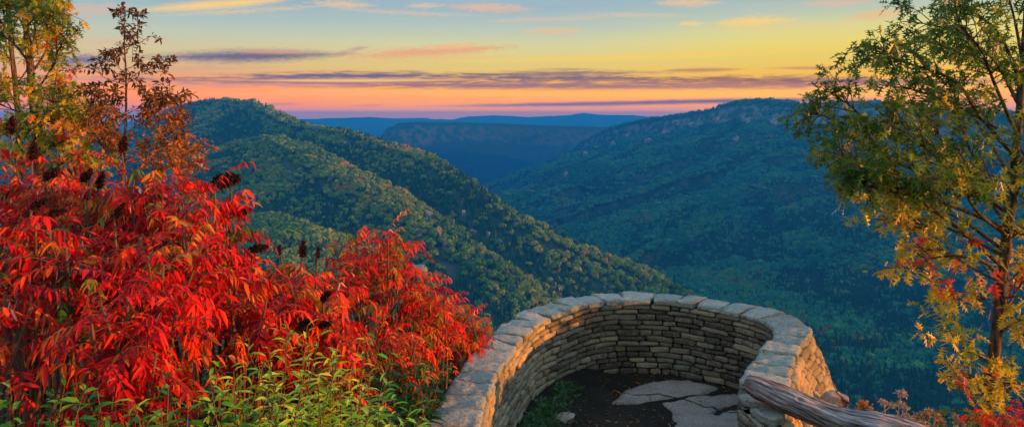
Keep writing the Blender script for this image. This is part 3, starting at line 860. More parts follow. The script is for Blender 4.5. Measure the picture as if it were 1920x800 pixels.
# ------------------------------------------------------------------ bedrock slabs and loose stones on the floor
def on_floor(px, py, z):
    d = (ZC - z) * F_PX / (py - HY); return ((px - 960) / F_PX * d, d)
def slab(name, pix, z, thick, label, seed):
    pts = np.array([on_floor(px, py, z) for px, py in pix])
    pts = np.vstack([pts, pts[:1]])
    fine = []
    for a, c in zip(pts[:-1], pts[1:]):
        k = max(2, int(np.linalg.norm(c - a) / .04))
        for i in range(k):
            q = a + (c - a) * i / k; fine.append(q)
    fine = np.array(fine)
    fine += .03 * np.stack([fbm(fine[:, 0] * 7, fine[:, 1] * 7, seed=seed), fbm(fine[:, 0] * 7, fine[:, 1] * 7, seed=seed + 9)], -1)
    bm = bmesh.new()
    vs = [bm.verts.new((q[0], q[1], z)) for q in fine]
    bm.faces.new(vs)
    bmesh.ops.triangulate(bm, faces=bm.faces[:])
    for _ in range(4):
        ed = [e for e in bm.edges if e.calc_length() > .10 and not e.is_boundary]
        if not ed: break
        bmesh.ops.subdivide_edges(bm, edges=ed, cuts=1)
        bmesh.ops.triangulate(bm, faces=[f for f in bm.faces if len(f.verts) > 3])
    bnd = {v for e in bm.edges if e.is_boundary for v in e.verts}
    co = np.array([v.co for v in bm.verts])
    dz = .035 * fbm(co[:, 0] * 2.2, co[:, 1] * 2.2, seed=seed + 3, oct=4) + .012 * fbm(co[:, 0] * 11, co[:, 1] * 11, seed=seed + 4)
    for v, k in zip(bm.verts, dz): v.co.z += k - (.02 if v in bnd else 0)
    r = bmesh.ops.extrude_edge_only(bm, edges=[e for e in bm.edges if e.is_boundary])
    for v in r['geom']:
        if isinstance(v, bmesh.types.BMVert): v.co.z = z - thick
    bmesh.ops.recalc_face_normals(bm, faces=bm.faces[:])
    me = bpy.data.meshes.new(name); bm.to_mesh(me); bm.free()
    if me.polygons[0].normal.z < 0: me.flip_normals()
    a = me.attributes.new('tone', 'FLOAT', 'POINT'); a.data.foreach_set('value', np.full(len(me.vertices), .55, np.float32))
    for p_ in me.polygons: p_.use_smooth = True
    return tag(link_mesh(name, me, m_rock), label, 'bedrock', kind='structure')
FLZ = .13
slab('bedrock', [(1148, 752), (1162, 735), (1175, 722), (1225, 711), (1290, 709), (1325, 716), (1350, 722), (1325, 733), (1270, 739), (1235, 744), (1195, 750)], FLZ + .035, .25, 'pale flat rock ledge at the foot of the far wall', 3)
slab('bedrock', [(1240, 752), (1285, 738), (1340, 732), (1392, 728), (1430, 730), (1470, 745), (1440, 752), (1392, 753), (1362, 757), (1335, 772), (1345, 776), (1368, 766), (1400, 768), (1440, 770), (1440, 900), (1200, 900), (1250, 815), (1262, 785), (1258, 766)],
     FLZ + .025, .25, 'broad cracked rock slab in the floor of the overlook', 8)

def boulder(name, loc, size, seed, mat, label, cat, flat=1.0, rz=0.0, group=None):
    bm = bmesh.new()
    bmesh.ops.create_icosphere(bm, subdivisions=4, radius=1.0)
    co = np.array([v.co for v in bm.verts])
    # chisel with random planes, then roughen
    rs_ = np.random.RandomState(seed)
    for k in range(16):
        n = rs_.normal(size=3); n /= np.linalg.norm(n); dd = rs_.uniform(.55, .85)
        over = co @ n - dd
        co = co - np.clip(over, 0, None)[:, None] * n * .92
    co = co * (1 + .05 * fbm(co[:, 0] * 3 + seed, co[:, 1] * 3, co[:, 2] * 3)[:, None] + .02 * vnoise(co[:, 0] * 11, co[:, 1] * 11, co[:, 2] * 11 + seed)[:, None])
    co *= np.array(size)
    c_, s_ = math.cos(rz), math.sin(rz)
    co = np.column_stack([co[:, 0] * c_ - co[:, 1] * s_, co[:, 0] * s_ + co[:, 1] * c_, co[:, 2]])
    for v, q in zip(bm.verts, co): v.co = q
    me = bpy.data.meshes.new(name); bm.to_mesh(me); bm.free()
    a = me.attributes.new('tone', 'FLOAT', 'POINT'); a.data.foreach_set('value', np.full(len(me.vertices), rs_.uniform(.4, .8), np.float32))
    o = link_mesh(name, me, mat); o.location = loc
    return tag(o, label, cat, group)
q = P(1566, 758, 6.15)
boulder('boulder', (q[0], q[1], q[2]), (.15, .13, .13), 5, m_rock, 'pinkish boulder at the foot of the sunlit outer wall face', 'boulder')
q = on_floor(1058, 779, .26)
boulder('flat_stone', (q[0], q[1], .24), (.15, .10, .035), 8, m_rock, 'small flat pale stone in the grass by the left wall', 'stone', rz=.2)
q = on_floor(1052, 752, .22)
boulder('flat_stone', (q[0], q[1], .19), (.06, .05, .03), 12, m_rock, 'pebble-sized stone between the grass and the bare earth', 'stone')
q = P(782, 500, 8.6)
boulder('rock_outcrop', (q[0], q[1], q[2] - .5), (.20, .25, .75), 21, m_rock, 'grey rock pinnacle rising behind the orange sumac', 'rock')

# ------------------------------------------------------------------ weathered log lying over the end of the wall
m_log, nt = new_mat('weathered_wood'); b = NB(nt)
pos = b.obj(); tone = b.attr('tone').outputs['Fac']
uvn = b.attr('along').outputs['Fac']; arn = b.attr('around').outputs['Fac']
cx = b.n('ShaderNodeCombineXYZ'); b.put(cx.inputs[0], b.math('MULTIPLY', uvn, 1.5)); b.put(cx.inputs[1], b.math('SINE', arn)); b.put(cx.inputs[2], b.math('COSINE', arn))
mp = b.n('ShaderNodeMapping'); mp.inputs['Scale'].default_value = (1.6, 3.6, 3.6); b.L.new(cx.outputs[0], mp.inputs[0])
g1 = b.noise(mp.outputs[0], 1.0, 7, .66, .6)
mp2 = b.n('ShaderNodeMapping'); mp2.inputs['Scale'].default_value = (3.2, 11, 11); b.L.new(cx.outputs[0], mp2.inputs[0])
g2 = b.noise(mp2.outputs[0], 1.0, 5, .6, .3)
pt = b.noise(pos, 4.0, 4, .6, .5)
c = b.ramp(g1, [(.34, (.022, .018, .017)), (.42, (.15, .125, .12)), (.52, (.34, .31, .31)), (.64, (.62, .59, .59))])
c = b.mix(b.mapr(pt, .5, .68, 0, .65, smooth=True), c, b.mix(1.0, c, (.85, .62, .5, 1), 'MULTIPLY'))
c = b.mix(b.mapr(g2, .38, .46, .9, 0), c, (.02, .016, .014, 1))
b.out(b.bsdf(c, .85, b.bump(b.math('ADD', g1, b.math('MULTIPLY', g2, .6)), 1.0, .03), .25))
lp = [(1398, 716, 5.36), (1412, 720, 5.33), (1440, 733, 5.27), (1490, 754, 5.18), (1540, 775, 5.10), (1590, 791, 5.02), (1640, 800, 4.95), (1690, 812, 4.90), (1745, 832, 4.84), (1850, 880, 4.74), (1960, 950, 4.62)]
NL_ = 260
lc = arc_resample(smooth_path(np.array([P(*q) for q in lp]), 600), NL_)
al = np.linspace(0, 1, NL_)
lr = np.interp(al, [0, .012, .05, .12, .3, .5, .8, 1], [.046, .070, .083, .088, .100, .112, .118, .118])
lr = lr * (1 + .08 * fbm(al * 9, al * 0, seed=4))
SD = 84
tg = np.gradient(lc, axis=0); tg /= np.linalg.norm(tg, axis=1)[:, None]
u_ = np.cross(tg, [0, 0, 1]); u_ /= np.linalg.norm(u_, axis=1)[:, None]; w_ = np.cross(u_, tg)
an = np.linspace(0, 2 * math.pi, SD, endpoint=False)
AL, AN = np.meshgrid(al * 2.6, an, indexing='ij')
TW = AN + AL * .55
disp = 1 + .22 * fbm(np.cos(TW) * 1.6 + AL * .6, np.sin(TW) * 1.6, AL * .8, seed=14, oct=3) + .13 * (np.abs(fbm(np.cos(TW) * 3.4, np.sin(TW) * 3.4, AL * 1.1, seed=15, oct=4)) * 2 - .5) + .07 * (np.abs(fbm(np.cos(TW) * 9, np.sin(TW) * 9, AL * 1.8, seed=16, oct=3)) * 2 - .4)
# knot holes
for ka, kn in ((.50, 1.05), (1.02, .75), (.86, 2.2), (1.5, 1.1)):
    dd = ((AL - ka) / .022) ** 2 + ((np.angle(np.exp(1j * (TW - kn)))) / .17) ** 2
    disp += -.28 * np.exp(-dd) + .06 * np.exp(-dd / 5)
rr_ = lr[:, None] * disp
lv = lc[:, None, :] + rr_[..., None] * (np.cos(AN)[..., None] * u_[:, None, :] + np.sin(AN)[..., None] * w_[:, None, :])
i = np.arange(NL_ - 1)[:, None] * SD; k = np.arange(SD)[None, :]
lq = np.stack([i + k, i + (k + 1) % SD, i + SD + (k + 1) % SD, i + SD + k], -1).reshape(-1, 4)
lvv = np.vstack([lv.reshape(-1, 3), lc[0] - tg[0] * .015, lc[-1]])
lt = [(NL_ * SD, (j + 1) % SD, j) for j in range(SD)] + [(NL_ * SD + 1, (NL_ - 1) * SD + j, (NL_ - 1) * SD + (j + 1) % SD) for j in range(SD)]
lo = lc[130]
me = np_mesh('weathered_log', lvv - lo, [np.array(lt), lq], True, {'along': ('POINT', np.concatenate([AL.ravel(), [0, 2.6]])), 'around': ('POINT', np.concatenate([TW.ravel(), [0, 0]]))})
o = link_mesh('weathered_log', me, m_log); o.location = lo
tag(o, 'weathered grey driftwood log lying across the end of the stone wall', 'log')

# ------------------------------------------------------------------ bare cliffs on the mountain sides
m_cliff, nt = new_mat('cliff_rock'); b = NB(nt)
pos = b.geo().outputs['Position']
mp = b.n('ShaderNodeMapping'); mp.inputs['Scale'].default_value = (.12, .12, .05); b.L.new(pos, mp.inputs[0])
n1 = b.noise(mp.outputs[0], 1.0, 7, .7, .6); n2 = b.noise(pos, .5, 5, .65)
c = b.ramp(n1, [(.35, (.05, .055, .05)), (.48, (.18, .17, .16)), (.62, (.46, .43, .40))])
c = b.mix(b.mapr(n2, .5, .62, 0, .8), c, (.04, .07, .03, 1))
b.out(b.bsdf(c, .95, b.bump(n1, 1.0, 4.0), .1))
for k, (q, w_, h_, lft) in enumerate(CLIFFS):
    o = boulder('cliff', (q[0], q[1], q[2] + h_ * .05), (w_, w_ * .55, h_), 200 + k, m_cliff, None, None, rz=k * .9)
    tag(o, 'pale rock face breaking through the forest of the left mountain' if lft else 'grey cliff below the rim of the right gorge wall', None, None, 'structure')
# ------------------------------------------------------------------ leaves
def unit(a): return a / (np.linalg.norm(a, axis=-1)[..., None] + 1e-9)

def lance(gm, base, axis, nrm, L, W, tone, droop=.25, fold=.25):
    """lance-shaped folded leaves: base (n,3), axis, nrm, lengths, widths"""
    n = len(base)
    if not n: return
    axis = unit(axis); side = unit(np.cross(axis, nrm)); nrm = unit(np.cross(side, axis))
    L = np.broadcast_to(L, (n,))[:, None]; W = np.broadcast_to(W, (n,))[:, None]
    dn = np.array([0, 0, -1.0])
    def at(t, s_, lift): return base + axis * L * t + dn * L * droop * t * t + side * W * s_ + nrm * W * lift
    pts = np.stack([base, at(.3, .5, fold), at(.3, 0, 0), at(.3, -.5, fold), at(.66, .42, fold), at(.66, 0, 0), at(.66, -.42, fold), at(1.0, 0, 0)], 1)
    k = np.arange(n)[:, None] * 8
    T = np.array([(0, 1, 2), (0, 2, 3), (4, 7, 5), (5, 7, 6)]); Q = np.array([(1, 4, 5, 2), (2, 5, 6, 3)])
    gm.add(pts.reshape(-1, 3), (k[:, :, None] + T[None]).reshape(-1, 3), (k[:, :, None] + Q[None]).reshape(-1, 4), np.repeat(np.broadcast_to(tone, (n,)), 8))

def oak(gm, base, axis, nrm, L, tone, droop=.2, wf=.36):
    """deeply lobed oak leaves"""
    n = len(base)
    if not n: return
    axis = unit(axis); side = unit(np.cross(axis, nrm)); nrm = unit(np.cross(side, axis))
    L = np.broadcast_to(L, (n,))[:, None]
    dn = np.array([0, 0, -1.0])
    def at(t, s_, lift=0.0): return base + axis * L * t + dn * L * droop * t * t + side * L * s_ + nrm * L * lift
    mids = [(.0, .0), (.22, .05), (.30, .06), (.48, .055), (.56, .06), (.74, .045), (.80, .05)]
    pts = [base]
    for sgn in (1, -1):
        pts += [at(.20, sgn * .05), at(.36, sgn * wf * .75, .06), at(.38, sgn * .06), at(.46, sgn * .06), at(.68, sgn * wf, .08), at(.62, sgn * .07), at(.72, sgn * .06), at(.92, sgn * wf * .62, .05), at(.84, sgn * .06)]
    pts.append(at(1.04, 0, 0)); pts.append(at(.4, 0, -.02)); pts.append(at(.78, 0, -.02))
    pts = np.stack(pts, 1); m = pts.shape[1]
    T = []
    for o_, fl in ((1, False), (10, True)):
        tt = [(0, o_, 20), (o_, o_ + 1, o_ + 2), (o_, o_ + 2, 20), (o_ + 2, o_ + 3, 20), (o_ + 3, o_ + 4, o_ + 5), (20, o_ + 3, o_ + 5), (20, o_ + 5, 21), (o_ + 5, o_ + 6, 21), (o_ + 6, o_ + 7, o_ + 8), (21, o_ + 6, o_ + 8), (21, o_ + 8, 19)]
        T += [(a, c, b_) for a, b_, c in tt] if fl else tt
    T = np.array(T); k = np.arange(n)[:, None] * m
    gm.add(pts.reshape(-1, 3), (k[:, :, None] + T[None]).reshape(-1, 3), None, np.repeat(np.broadcast_to(tone, (n,)), m))

def leaf_mat(name, stops_, trans=.35, gloss=.12, rough=.45):
    m, nt = new_mat(name); b = NB(nt)
    tone = b.attr('tone').outputs['Fac']
    pos = b.geo().outputs['Position']
    c = b.ramp(tone, [(p, q) for p, q in stops_])
    n = b.noise(pos, 60, 3, .6)
    c = b.mix(b.mapr(n, .35, .7, 0, .35), c, b.mix(1.0, c, (.6, .5, .4, 1), 'MULTIPLY'))
    d = b.n('ShaderNodeBsdfDiffuse'); b.L.new(c, d.inputs[0])
    t = b.n('ShaderNodeBsdfTranslucent'); b.L.new(c, t.inputs[0])
    mx = b.n('ShaderNodeMixShader'); mx.inputs[0].default_value = trans
    b.L.new(d.outputs[0], mx.inputs[1]); b.L.new(t.outputs[0], mx.inputs[2])
    gl = b.n('ShaderNodeBsdfGlossy'); gl.inputs['Roughness'].default_value = rough; gl.inputs[0].default_value = (1, 1, 1, 1)
    fr = b.n('ShaderNodeFresnel'); fr.inputs[0].default_value = 1.42
    m2 = b.n('ShaderNodeMixShader'); b.L.new(b.math('MULTIPLY', fr.outputs[0], gloss * 8, clamp=True), m2.inputs[0])
    b.L.new(mx.outputs[0], m2.inputs[1]); b.L.new(gl.outputs[0], m2.inputs[2])
    b.out(m2.outputs[0])
    return m
m_sumac = leaf_mat('sumac_leaf', [(0, (.20, .006, .010)), (.22, (.48, .008, .010)), (.42, (.74, .011, .012)), (.54, (.88, .028, .012)), (.64, (.84, .12, .016)), (.74, (.68, .20, .022)), (.84, (.40, .27, .035)), (.93, (.12, .20, .03)), (1, (.05, .15, .02))], .42, .035, .4)
m_oakleaf = leaf_mat('oak_leaf', [(0, (.045, .12, .02)), (.28, (.09, .20, .025)), (.45, (.26, .34, .03)), (.6, (.56, .52, .035)), (.74, (.80, .56, .035)), (.87, (.70, .20, .025)), (1, (.60, .06, .03))], .5, .02, .6)
m_sapleaf = leaf_mat('sapling_leaf', [(0, (.06, .035, .018)), (.35, (.16, .075, .022)), (.65, (.46, .15, .03)), (1, (.60, .28, .045))], .4, .02, .6)
m_weed = leaf_mat('weed_leaf', [(0, (.012, .06, .014)), (.3, (.025, .13, .018)), (.55, (.10, .36, .02)), (.78, (.36, .72, .03)), (1, (.78, .70, .04))], .4, .04)
m_bark, nt = new_mat('bark'); b = NB(nt)
pos = b.obj(); mp = b.n('ShaderNodeMapping'); mp.inputs['Scale'].default_value = (30, 30, 6); b.L.new(pos, mp.inputs[0])
n1 = b.noise(mp.outputs[0], 1.0, 5, .65, .4)
b.out(b.bsdf(b.mix(b.mapr(n1, .35, .65), (.02, .015, .011, 1), (.20, .145, .10, 1)), .9, b.bump(n1, 1.0, .05), .2))
m_stem, nt = new_mat('sumac_stem'); b = NB(nt)
n1 = b.noise(b.obj(), 30, 3)
b.out(b.bsdf(b.mix(n1, (.045, .02, .015, 1), (.20, .11, .07, 1)), .8, None, .2))
m_fruit, nt = new_mat('dark_fruit'); b = NB(nt)
n1 = b.noise(b.obj(), 60, 3)
b.out(b.bsdf(b.mix(n1, (.014, .006, .006, 1), (.06, .016, .016, 1)), .85, None, .2))

# ------------------------------------------------------------------ sumac shrubs
def compound(gl, gs, base, az0, el0, Lr, tone, rs_, nl=6, leaf=.075):
    """one feather leaf: an arching stalk with pairs of hanging leaflets"""
    n = 9; t = np.linspace(0, 1, n)
    hd = np.array([math.sin(az0), math.cos(az0), 0]); up = np.array([0, 0, 1.0])
    bend = rs_.uniform(.9, 1.7)
    ang = el0 - bend * t
    step = Lr / (n - 1)
    d = np.cos(ang)[:, None] * hd + np.sin(ang)[:, None] * up
    p = base + np.vstack([np.zeros(3), np.cumsum(d[:-1] * step, 0)])
    tube(gs, p[::2], [.0024, .002, .0016, .0012, .0008], 3, .5, False)
    ts = np.linspace(.22, .96, nl)
    ts = np.repeat(ts, 2); sg = np.tile([1, -1], nl)
    ts = np.append(ts, 1.0); sg = np.append(sg, 0)
    bp = np.stack([np.interp(ts, t, p[:, k]) for k in range(3)], -1)
    dd = unit(np.stack([np.interp(ts, t, d[:, k]) for k in range(3)], -1))
    sd = np.array([math.cos(az0), -math.sin(az0), 0])
    m = len(ts)
    hang = rs_.uniform(-.1, 1.3)
    ax = dd * .55 + sd * (sg * rs_.uniform(.6, .95, m))[:, None] + np.array([0, 0, -hang]) + rs_.normal(size=(m, 3)) * .24
    nr_ = np.cross(sd, dd) * 1.0 + rs_.normal(size=(m, 3)) * .35
    nr_ = nr_ + sd * (-sg * .5 * hang)[:, None]
    L = leaf * rs_.uniform(.8, 1.2) * rs_.uniform(.7, 1.2, m) * np.interp(ts, [.2, .5, 1], [.8, 1.05, .95])
    lance(gl, bp, ax, nr_, L, L * rs_.uniform(.19, .31, m), np.clip(tone + rs_.normal(size=m) * .045, 0, 1), droop=rs_.uniform(-.05, .5), fold=rs_.uniform(.08, .34))

def fruit(pos, dirn, size, seed, parent, org):
    size *= .82
    rs_ = np.random.RandomState(seed); gm = Geo(); d = unit(np.asarray(dirn, float)[None])[0]
    n = 420
    t = rs_.uniform(0, 1, n) ** .85
    rad = size * .27 * (.75 + .5 * rs_.rand(n)) * np.sin(np.clip(t * .9 + .12, 0, 1) * math.pi) ** .7 * (1 - .35 * t)
    dv = unit(rs_.normal(size=(n, 3)))
    dv = unit(dv - (dv @ d)[:, None] * d)
    c = pos + d * (t * size)[:, None] + dv * (rad * rs_.uniform(.35, 1.15, n))[:, None]
    V, Q = block_grid(1, 1, 1, 0)
    ax = d * .8 + dv * .9 + rs_.normal(size=(n, 3)) * .35
    lance(gm, c - ax * .012, ax, rs_.normal(size=(n, 3)), rs_.uniform(.018, .042, n) * size / .14, rs_.uniform(.008, .014, n) * size / .14, .5, .5)
    tube(gm, [pos - d * .03, pos + d * size * .5], [.004, .003], 4)
    return gm.build('fruit_cluster', m_fruit, parent, org)

def shrub(label, px, d, tips, base_off=(0, 0), tone=.42, spread=.16, leaves=10, leaf=.066, Lr=(.16, .34), group='red sumac shrubs beside the overlook', fruits=(), seed=0, mat=None):
    """tips: (px, py, d) of whorls; fruits: (px, py, d, direction, size)"""
    rs_ = np.random.RandomState(seed)
    bx, by = P(px, 500, d)[:2]; bx += base_off[0]; by += base_off[1]
    bz = float(H(np.array([bx]), np.array([by]))[0][0]) - .03
    org = (bx, by, bz)
    root = empty('sumac_shrub', org, label, 'shrub', group)
    gl, gs = Geo(), Geo()
    allt = [(t, None) for t in tips] + [((f[0], f[1], f[2]), f) for f in fruits]
    for t, f in allt:
        tip = P(*t)
        s0 = np.array(org) + np.array([rs_.normal() * .10, rs_.normal() * .10, 0])
        m1 = s0 * .55 + tip * .45 + np.array([rs_.normal() * .08, rs_.normal() * .08, .10]); m1[:2] = s0[:2] * .6 + tip[:2] * .4 + rs_.normal(size=2) * .04
        pth = smooth_path([s0, m1, tip], 12)
        if tip[2] < bz + .1: continue
        tube(gs, pth, np.linspace(.014, .006, 12), 5)
        Lst = np.linalg.norm(tip - s0)
        nl = leaves if f is None else max(5, leaves // 2)
        for k in range(nl):
            u_ = 1 - min(.75, .42 / max(Lst, .4)) * (rs_.uniform(0, 1) ** .9)
            if f is not None: u_ -= .06
            bp = np.array([np.interp(u_, np.linspace(0, 1, 12), pth[:, c_]) for c_ in range(3)])
            tn = np.clip(tone + rs_.normal() * spread + (.10 if u_ < .7 else 0) + (rs_.uniform(.2, .5) if rs_.rand() < .22 else 0) - (rs_.uniform(.15, .35) if rs_.rand() < .24 else 0), 0, 1)
            compound(gl, gs, bp, rs_.uniform(0, 6.283), rs_.uniform(.1, 1.4), rs_.uniform(*Lr), tn, rs_, rs_.randint(6, 9), leaf)
        if f is not None:
            fruit(tip, f[3], f[4], rs_.randint(9999), root, (0, 0, 0)).location = (-org[0], -org[1], -org[2])
    o1 = gl.build('foliage', mat or m_sumac, root, org)
    o2 = gs.build('stems', m_stem, root, org)
    return root

def cloud(px0, px1, py_top, py_bot, d, n, seed, top=None, dd=.45):
    n = max(4, int(n * .88))
    """n whorl positions in a patch: py_top may be a pair (left, right)"""
    rs_ = np.random.RandomState(seed); out = []
    for k in range(n):
        u_ = (k + rs_.uniform(0, 1)) / n
        px = px0 + (px1 - px0) * u_
        t = py_top if not isinstance(py_top, tuple) else py_top[0] + (py_top[1] - py_top[0]) * u_
        out.append((px, t + (py_bot - t) * rs_.uniform(-.06, 1) * abs(rs_.uniform(.25, 1)), d + rs_.uniform(-dd, dd)))
    return out
UP, RT = (0, 0, 1), (1, 0, .25)
S = shrub
S('orange-tinged sumac at the left edge, below the oak trunks', 40, 5.0, cloud(-40, 150, 300, 470, 5.0, 13, 1), tone=.52, spread=.2, seed=1, fruits=[(60, 300, 4.9, (.1, 0, 1), .17), (20, 250, 5.0, (.1, 0, 1), .16)])
S('tall crimson sumac topped by three black seed heads, below the thin sapling', 180, 4.5, cloud(90, 270, 330, 500, 4.5, 14, 2), tone=.38, seed=2, fruits=[(84, 335, 4.4, (.6, 0, .5), .15), (152, 340, 4.4, (.5, 0, .6), .14), (184, 352, 4.4, (.2, .1, .9), .14)])
S('crimson sumac with long drooping leaves, directly under the thin sapling', 290, 4.3, cloud(220, 350, 300, 440, 4.3, 12, 3), tone=.34, seed=3, fruits=[(228, 285, 4.5, (.2, 0, 1), .14)])
S('red sumac whose black seed head juts out to the right over the valley', 370, 4.2, cloud(320, 440, 350, 470, 4.2, 11, 4), tone=.4, seed=4, fruits=[(400, 340, 4.2, (1, 0, .22), .20), (440, 400, 4.25, (.9, 0, .3), .13)])
S('large scarlet sumac at the left frame edge, hung with dark seed heads', 50, 3.6, cloud(-50, 140, 400, 600, 3.6, 15, 5), tone=.42, spread=.18, seed=5, fruits=[(60, 388, 3.6, (.7, 0, .4), .12), (92, 400, 3.5, (.8, .1, .2), .11)])
S('bright red sumac with two pale bare stems showing among its leaves', 190, 3.5, cloud(110, 280, 420, 600, 3.5, 13, 6), tone=.46, spread=.2, seed=6, fruits=[(214, 408, 3.6, (.4, 0, .6), .12)])
S('scarlet sumac with a brown seed head lying among its upper leaves', 320, 3.5, cloud(250, 410, 420, 610, 3.5, 14, 7), tone=.42, seed=7, fruits=[(300, 455, 3.5, (1, 0, -.1), .12)])
S('crimson sumac on the slope above the bright green weeds', 440, 3.9, cloud(380, 510, (415, 500), 640, 3.9, 13, 8), tone=.4, seed=8, fruits=[(470, 466, 4.1, (1, 0, .2), .13)])
S('low scarlet sumac with hanging leaf tufts over the dark undergrowth', 250, 2.9, cloud(170, 330, 560, 690, 2.9, 11, 9, dd=.2), tone=.36, spread=.12, seed=9, leaves=14)
S('small red sumac at the left frame edge above the dark undergrowth', 20, 2.9, cloud(-40, 90, 540, 620, 2.9, 4, 10, dd=.2), tone=.42, seed=10, leaves=9)
S('dull brown-red sumac with upright dead seed heads on the skyline of shrubs', 545, 4.9, cloud(500, 600, 515, 580, 4.9, 6, 11), tone=.62, spread=.25, leaves=9, seed=11, fruits=[(567, 480, 4.9, (.05, 0, 1), .14), (595, 482, 4.9, (.1, 0, 1), .10), (525, 476, 4.9, (-.1, 0, 1), .09)])
S('broad crimson sumac with two black seed heads in its middle', 560, 4.3, cloud(480, 640, 535, 665, 4.3, 16, 12), tone=.38, seed=12, fruits=[(562, 612, 3.95, (.5, -.3, .3), .15), (604, 560, 4.0, (.4, -.3, .4), .12), (598, 610, 3.95, (.6, -.2, .2), .11)])
S('domed orange-red sumac with a thin dark trunk, highest of those right of the middle', 690, 5.4, cloud(620, 775, 438, 590, 5.4, 22, 13), tone=.52, spread=.15, seed=13, leaf=.055)
S('orange-red sumac beside the grey rock pinnacle', 780, 5.7, cloud(735, 845, (478, 545), 630, 5.7, 18, 14), tone=.56, spread=.14, seed=14, leaf=.055)
S('orange sumac spilling over the coping stones of the wall', 880, 6.3, cloud(805, 905, (555, 592), 650, 6.6, 17, 15, dd=.3), tone=.58, spread=.14, seed=15, leaf=.052, leaves=14)
S('low orange sumac between the dark green bushes and the wall', 800, 5.3, cloud(720, 825, 600, 665, 5.4, 10, 16), tone=.6, spread=.16, seed=16, leaf=.052, leaves=14)
S('small sumac with one flame-orange tuft above the dark green bushes', 740, 4.7, cloud(690, 790, 610, 690, 4.7, 6, 17, dd=.2), tone=.62, spread=.2, seed=17, leaves=9, leaf=.055)
S('mixed red and olive sumac behind the bright green weeds', 610, 4.2, cloud(540, 690, 600, 690, 4.2, 10, 18), tone=.5, spread=.25, seed=18, leaves=10)
S('olive and crimson sumac in front of the left oak', 120, 5.6, cloud(-20, 240, 285, 380, 5.6, 11, 19), tone=.68, spread=.22, seed=19)
S('russet sumac behind the broad crimson one, under the mountain slope', 460, 4.9, cloud(400, 510, (400, 500), 540, 4.9, 8, 20), tone=.5, spread=.2, seed=20)
S('bright red sumac in the lower right corner, beside the oak trunk', 1900, 6.2, cloud(1860, 1990, 785, 860, 6.2, 9, 21), tone=.48, spread=.1, seed=21, group='red sumac at the right')

# ------------------------------------------------------------------ oaks and the sapling
def tree(name, label, cat, trunk, r0, r1, limbs, leafmat, kind, seed, tone_fn, leaf_L, twigs=9, twig_L=.45, per=9, group=None, limb_r=.035, spread_d=.5, droop=.2, sides=10, wf=.36):
    rs_ = np.random.RandomState(seed)
    tp = smooth_path([P(*q) for q in trunk], 40)
    org = np.array([tp[0][0], tp[0][1], float(H(tp[:1, 0], tp[:1, 1])[0][0]) - .05])
    if tp[0][2] > org[2]: tp = np.vstack([org[None], tp])
    root = empty(name, org, label, cat, group)
    gt, gb_, gl = Geo(), Geo(), Geo()
    tube(gt, tp, np.linspace(r0, r1, len(tp)) * (1 + .06 * rs_.normal(size=len(tp))), sides, wob=.05, rs_=rs_)
    for k in range(6):                                       # root flare
        a = k * 1.05 + rs_.uniform(0, .5)
        tube(gt, [tp[0] + np.array([math.cos(a), math.sin(a), 0]) * r0 * 1.9 - np.array([0, 0, .12]), tp[0] + np.array([math.cos(a), math.sin(a), 0]) * r0 * .8 + np.array([0, 0, .15]), tp[1] + np.array([0, 0, .3])], [r0 * .35, r0 * .42, r0 * .3], 6)
    for lb in limbs:
        dens = 1.0
        if isinstance(lb, dict): dens = lb.get('dens', 1.0); lb = lb['p']
        pts = np.array([P(*q) for q in lb]); pts[1:] += rs_.normal(size=(len(pts) - 1, 3)) * np.array([.02, .10, .02])
        pp = smooth_path(pts, 24); L = np.linalg.norm(np.diff(pp, axis=0), axis=1).sum()
        lr_ = limb_r * min(1.0, .45 + L / 3.0)
        tube(gb_, pp, np.linspace(lr_, lr_ * .22, 24), 6)
        nt_ = max(4, int(twigs * L * dens))
        for k in range(nt_):
            u_ = rs_.uniform(.22, 1.0) ** .8
            i = min(22, int(u_ * 23)); p0 = pp[i]; tg_ = unit((pp[i + 1] - pp[i])[None])[0]
            dv = unit((tg_ * .7 + rs_.normal(size=3) * np.array([.75, .9, .55]) + np.array([0, 0, .18]))[None])[0]
            tl = twig_L * rs_.uniform(.5, 1.25)
            tw = smooth_path([p0, p0 + dv * tl * .55 + np.array([0, 0, .03]), p0 + dv * tl + np.array([0, 0, -.05 * tl])], 6)
            tube(gb_, tw, np.linspace(lr_ * .22 + .002, .002, 6), 4, cap=False)
            m = max(3, int(per * rs_.uniform(.6, 1.3)))
            uu = 1 - rs_.uniform(0, .75, m) ** 1.3
            bp = np.stack([np.interp(uu, np.linspace(0, 1, 6), tw[:, c_]) for c_ in range(3)], -1)
            ax = dv * .5 + rs_.normal(size=(m, 3)) * .75 + np.array([0, 0, -.12])
            nr_ = np.array([0, 0, 1.0]) + rs_.normal(size=(m, 3)) * .6
            tn = np.clip(tone_fn(tw[-1], rs_) + rs_.normal(size=m) * .05, 0, 1)
            LL = leaf_L * rs_.uniform(.65, 1.2, m)
            bp = bp + unit(ax) * .012
            if kind == 'oak': oak(gl, bp, ax, nr_, LL, tn, droop, wf)
            else: lance(gl, bp, ax, nr_, LL, LL * rs_.uniform(.32, .45, m), tn, droop)
    gt.build('trunk', m_bark, root, org, True)
    gb_.build('branches', m_bark, root, org, True)
    gl.build('crown', leafmat, root, org)
    return root

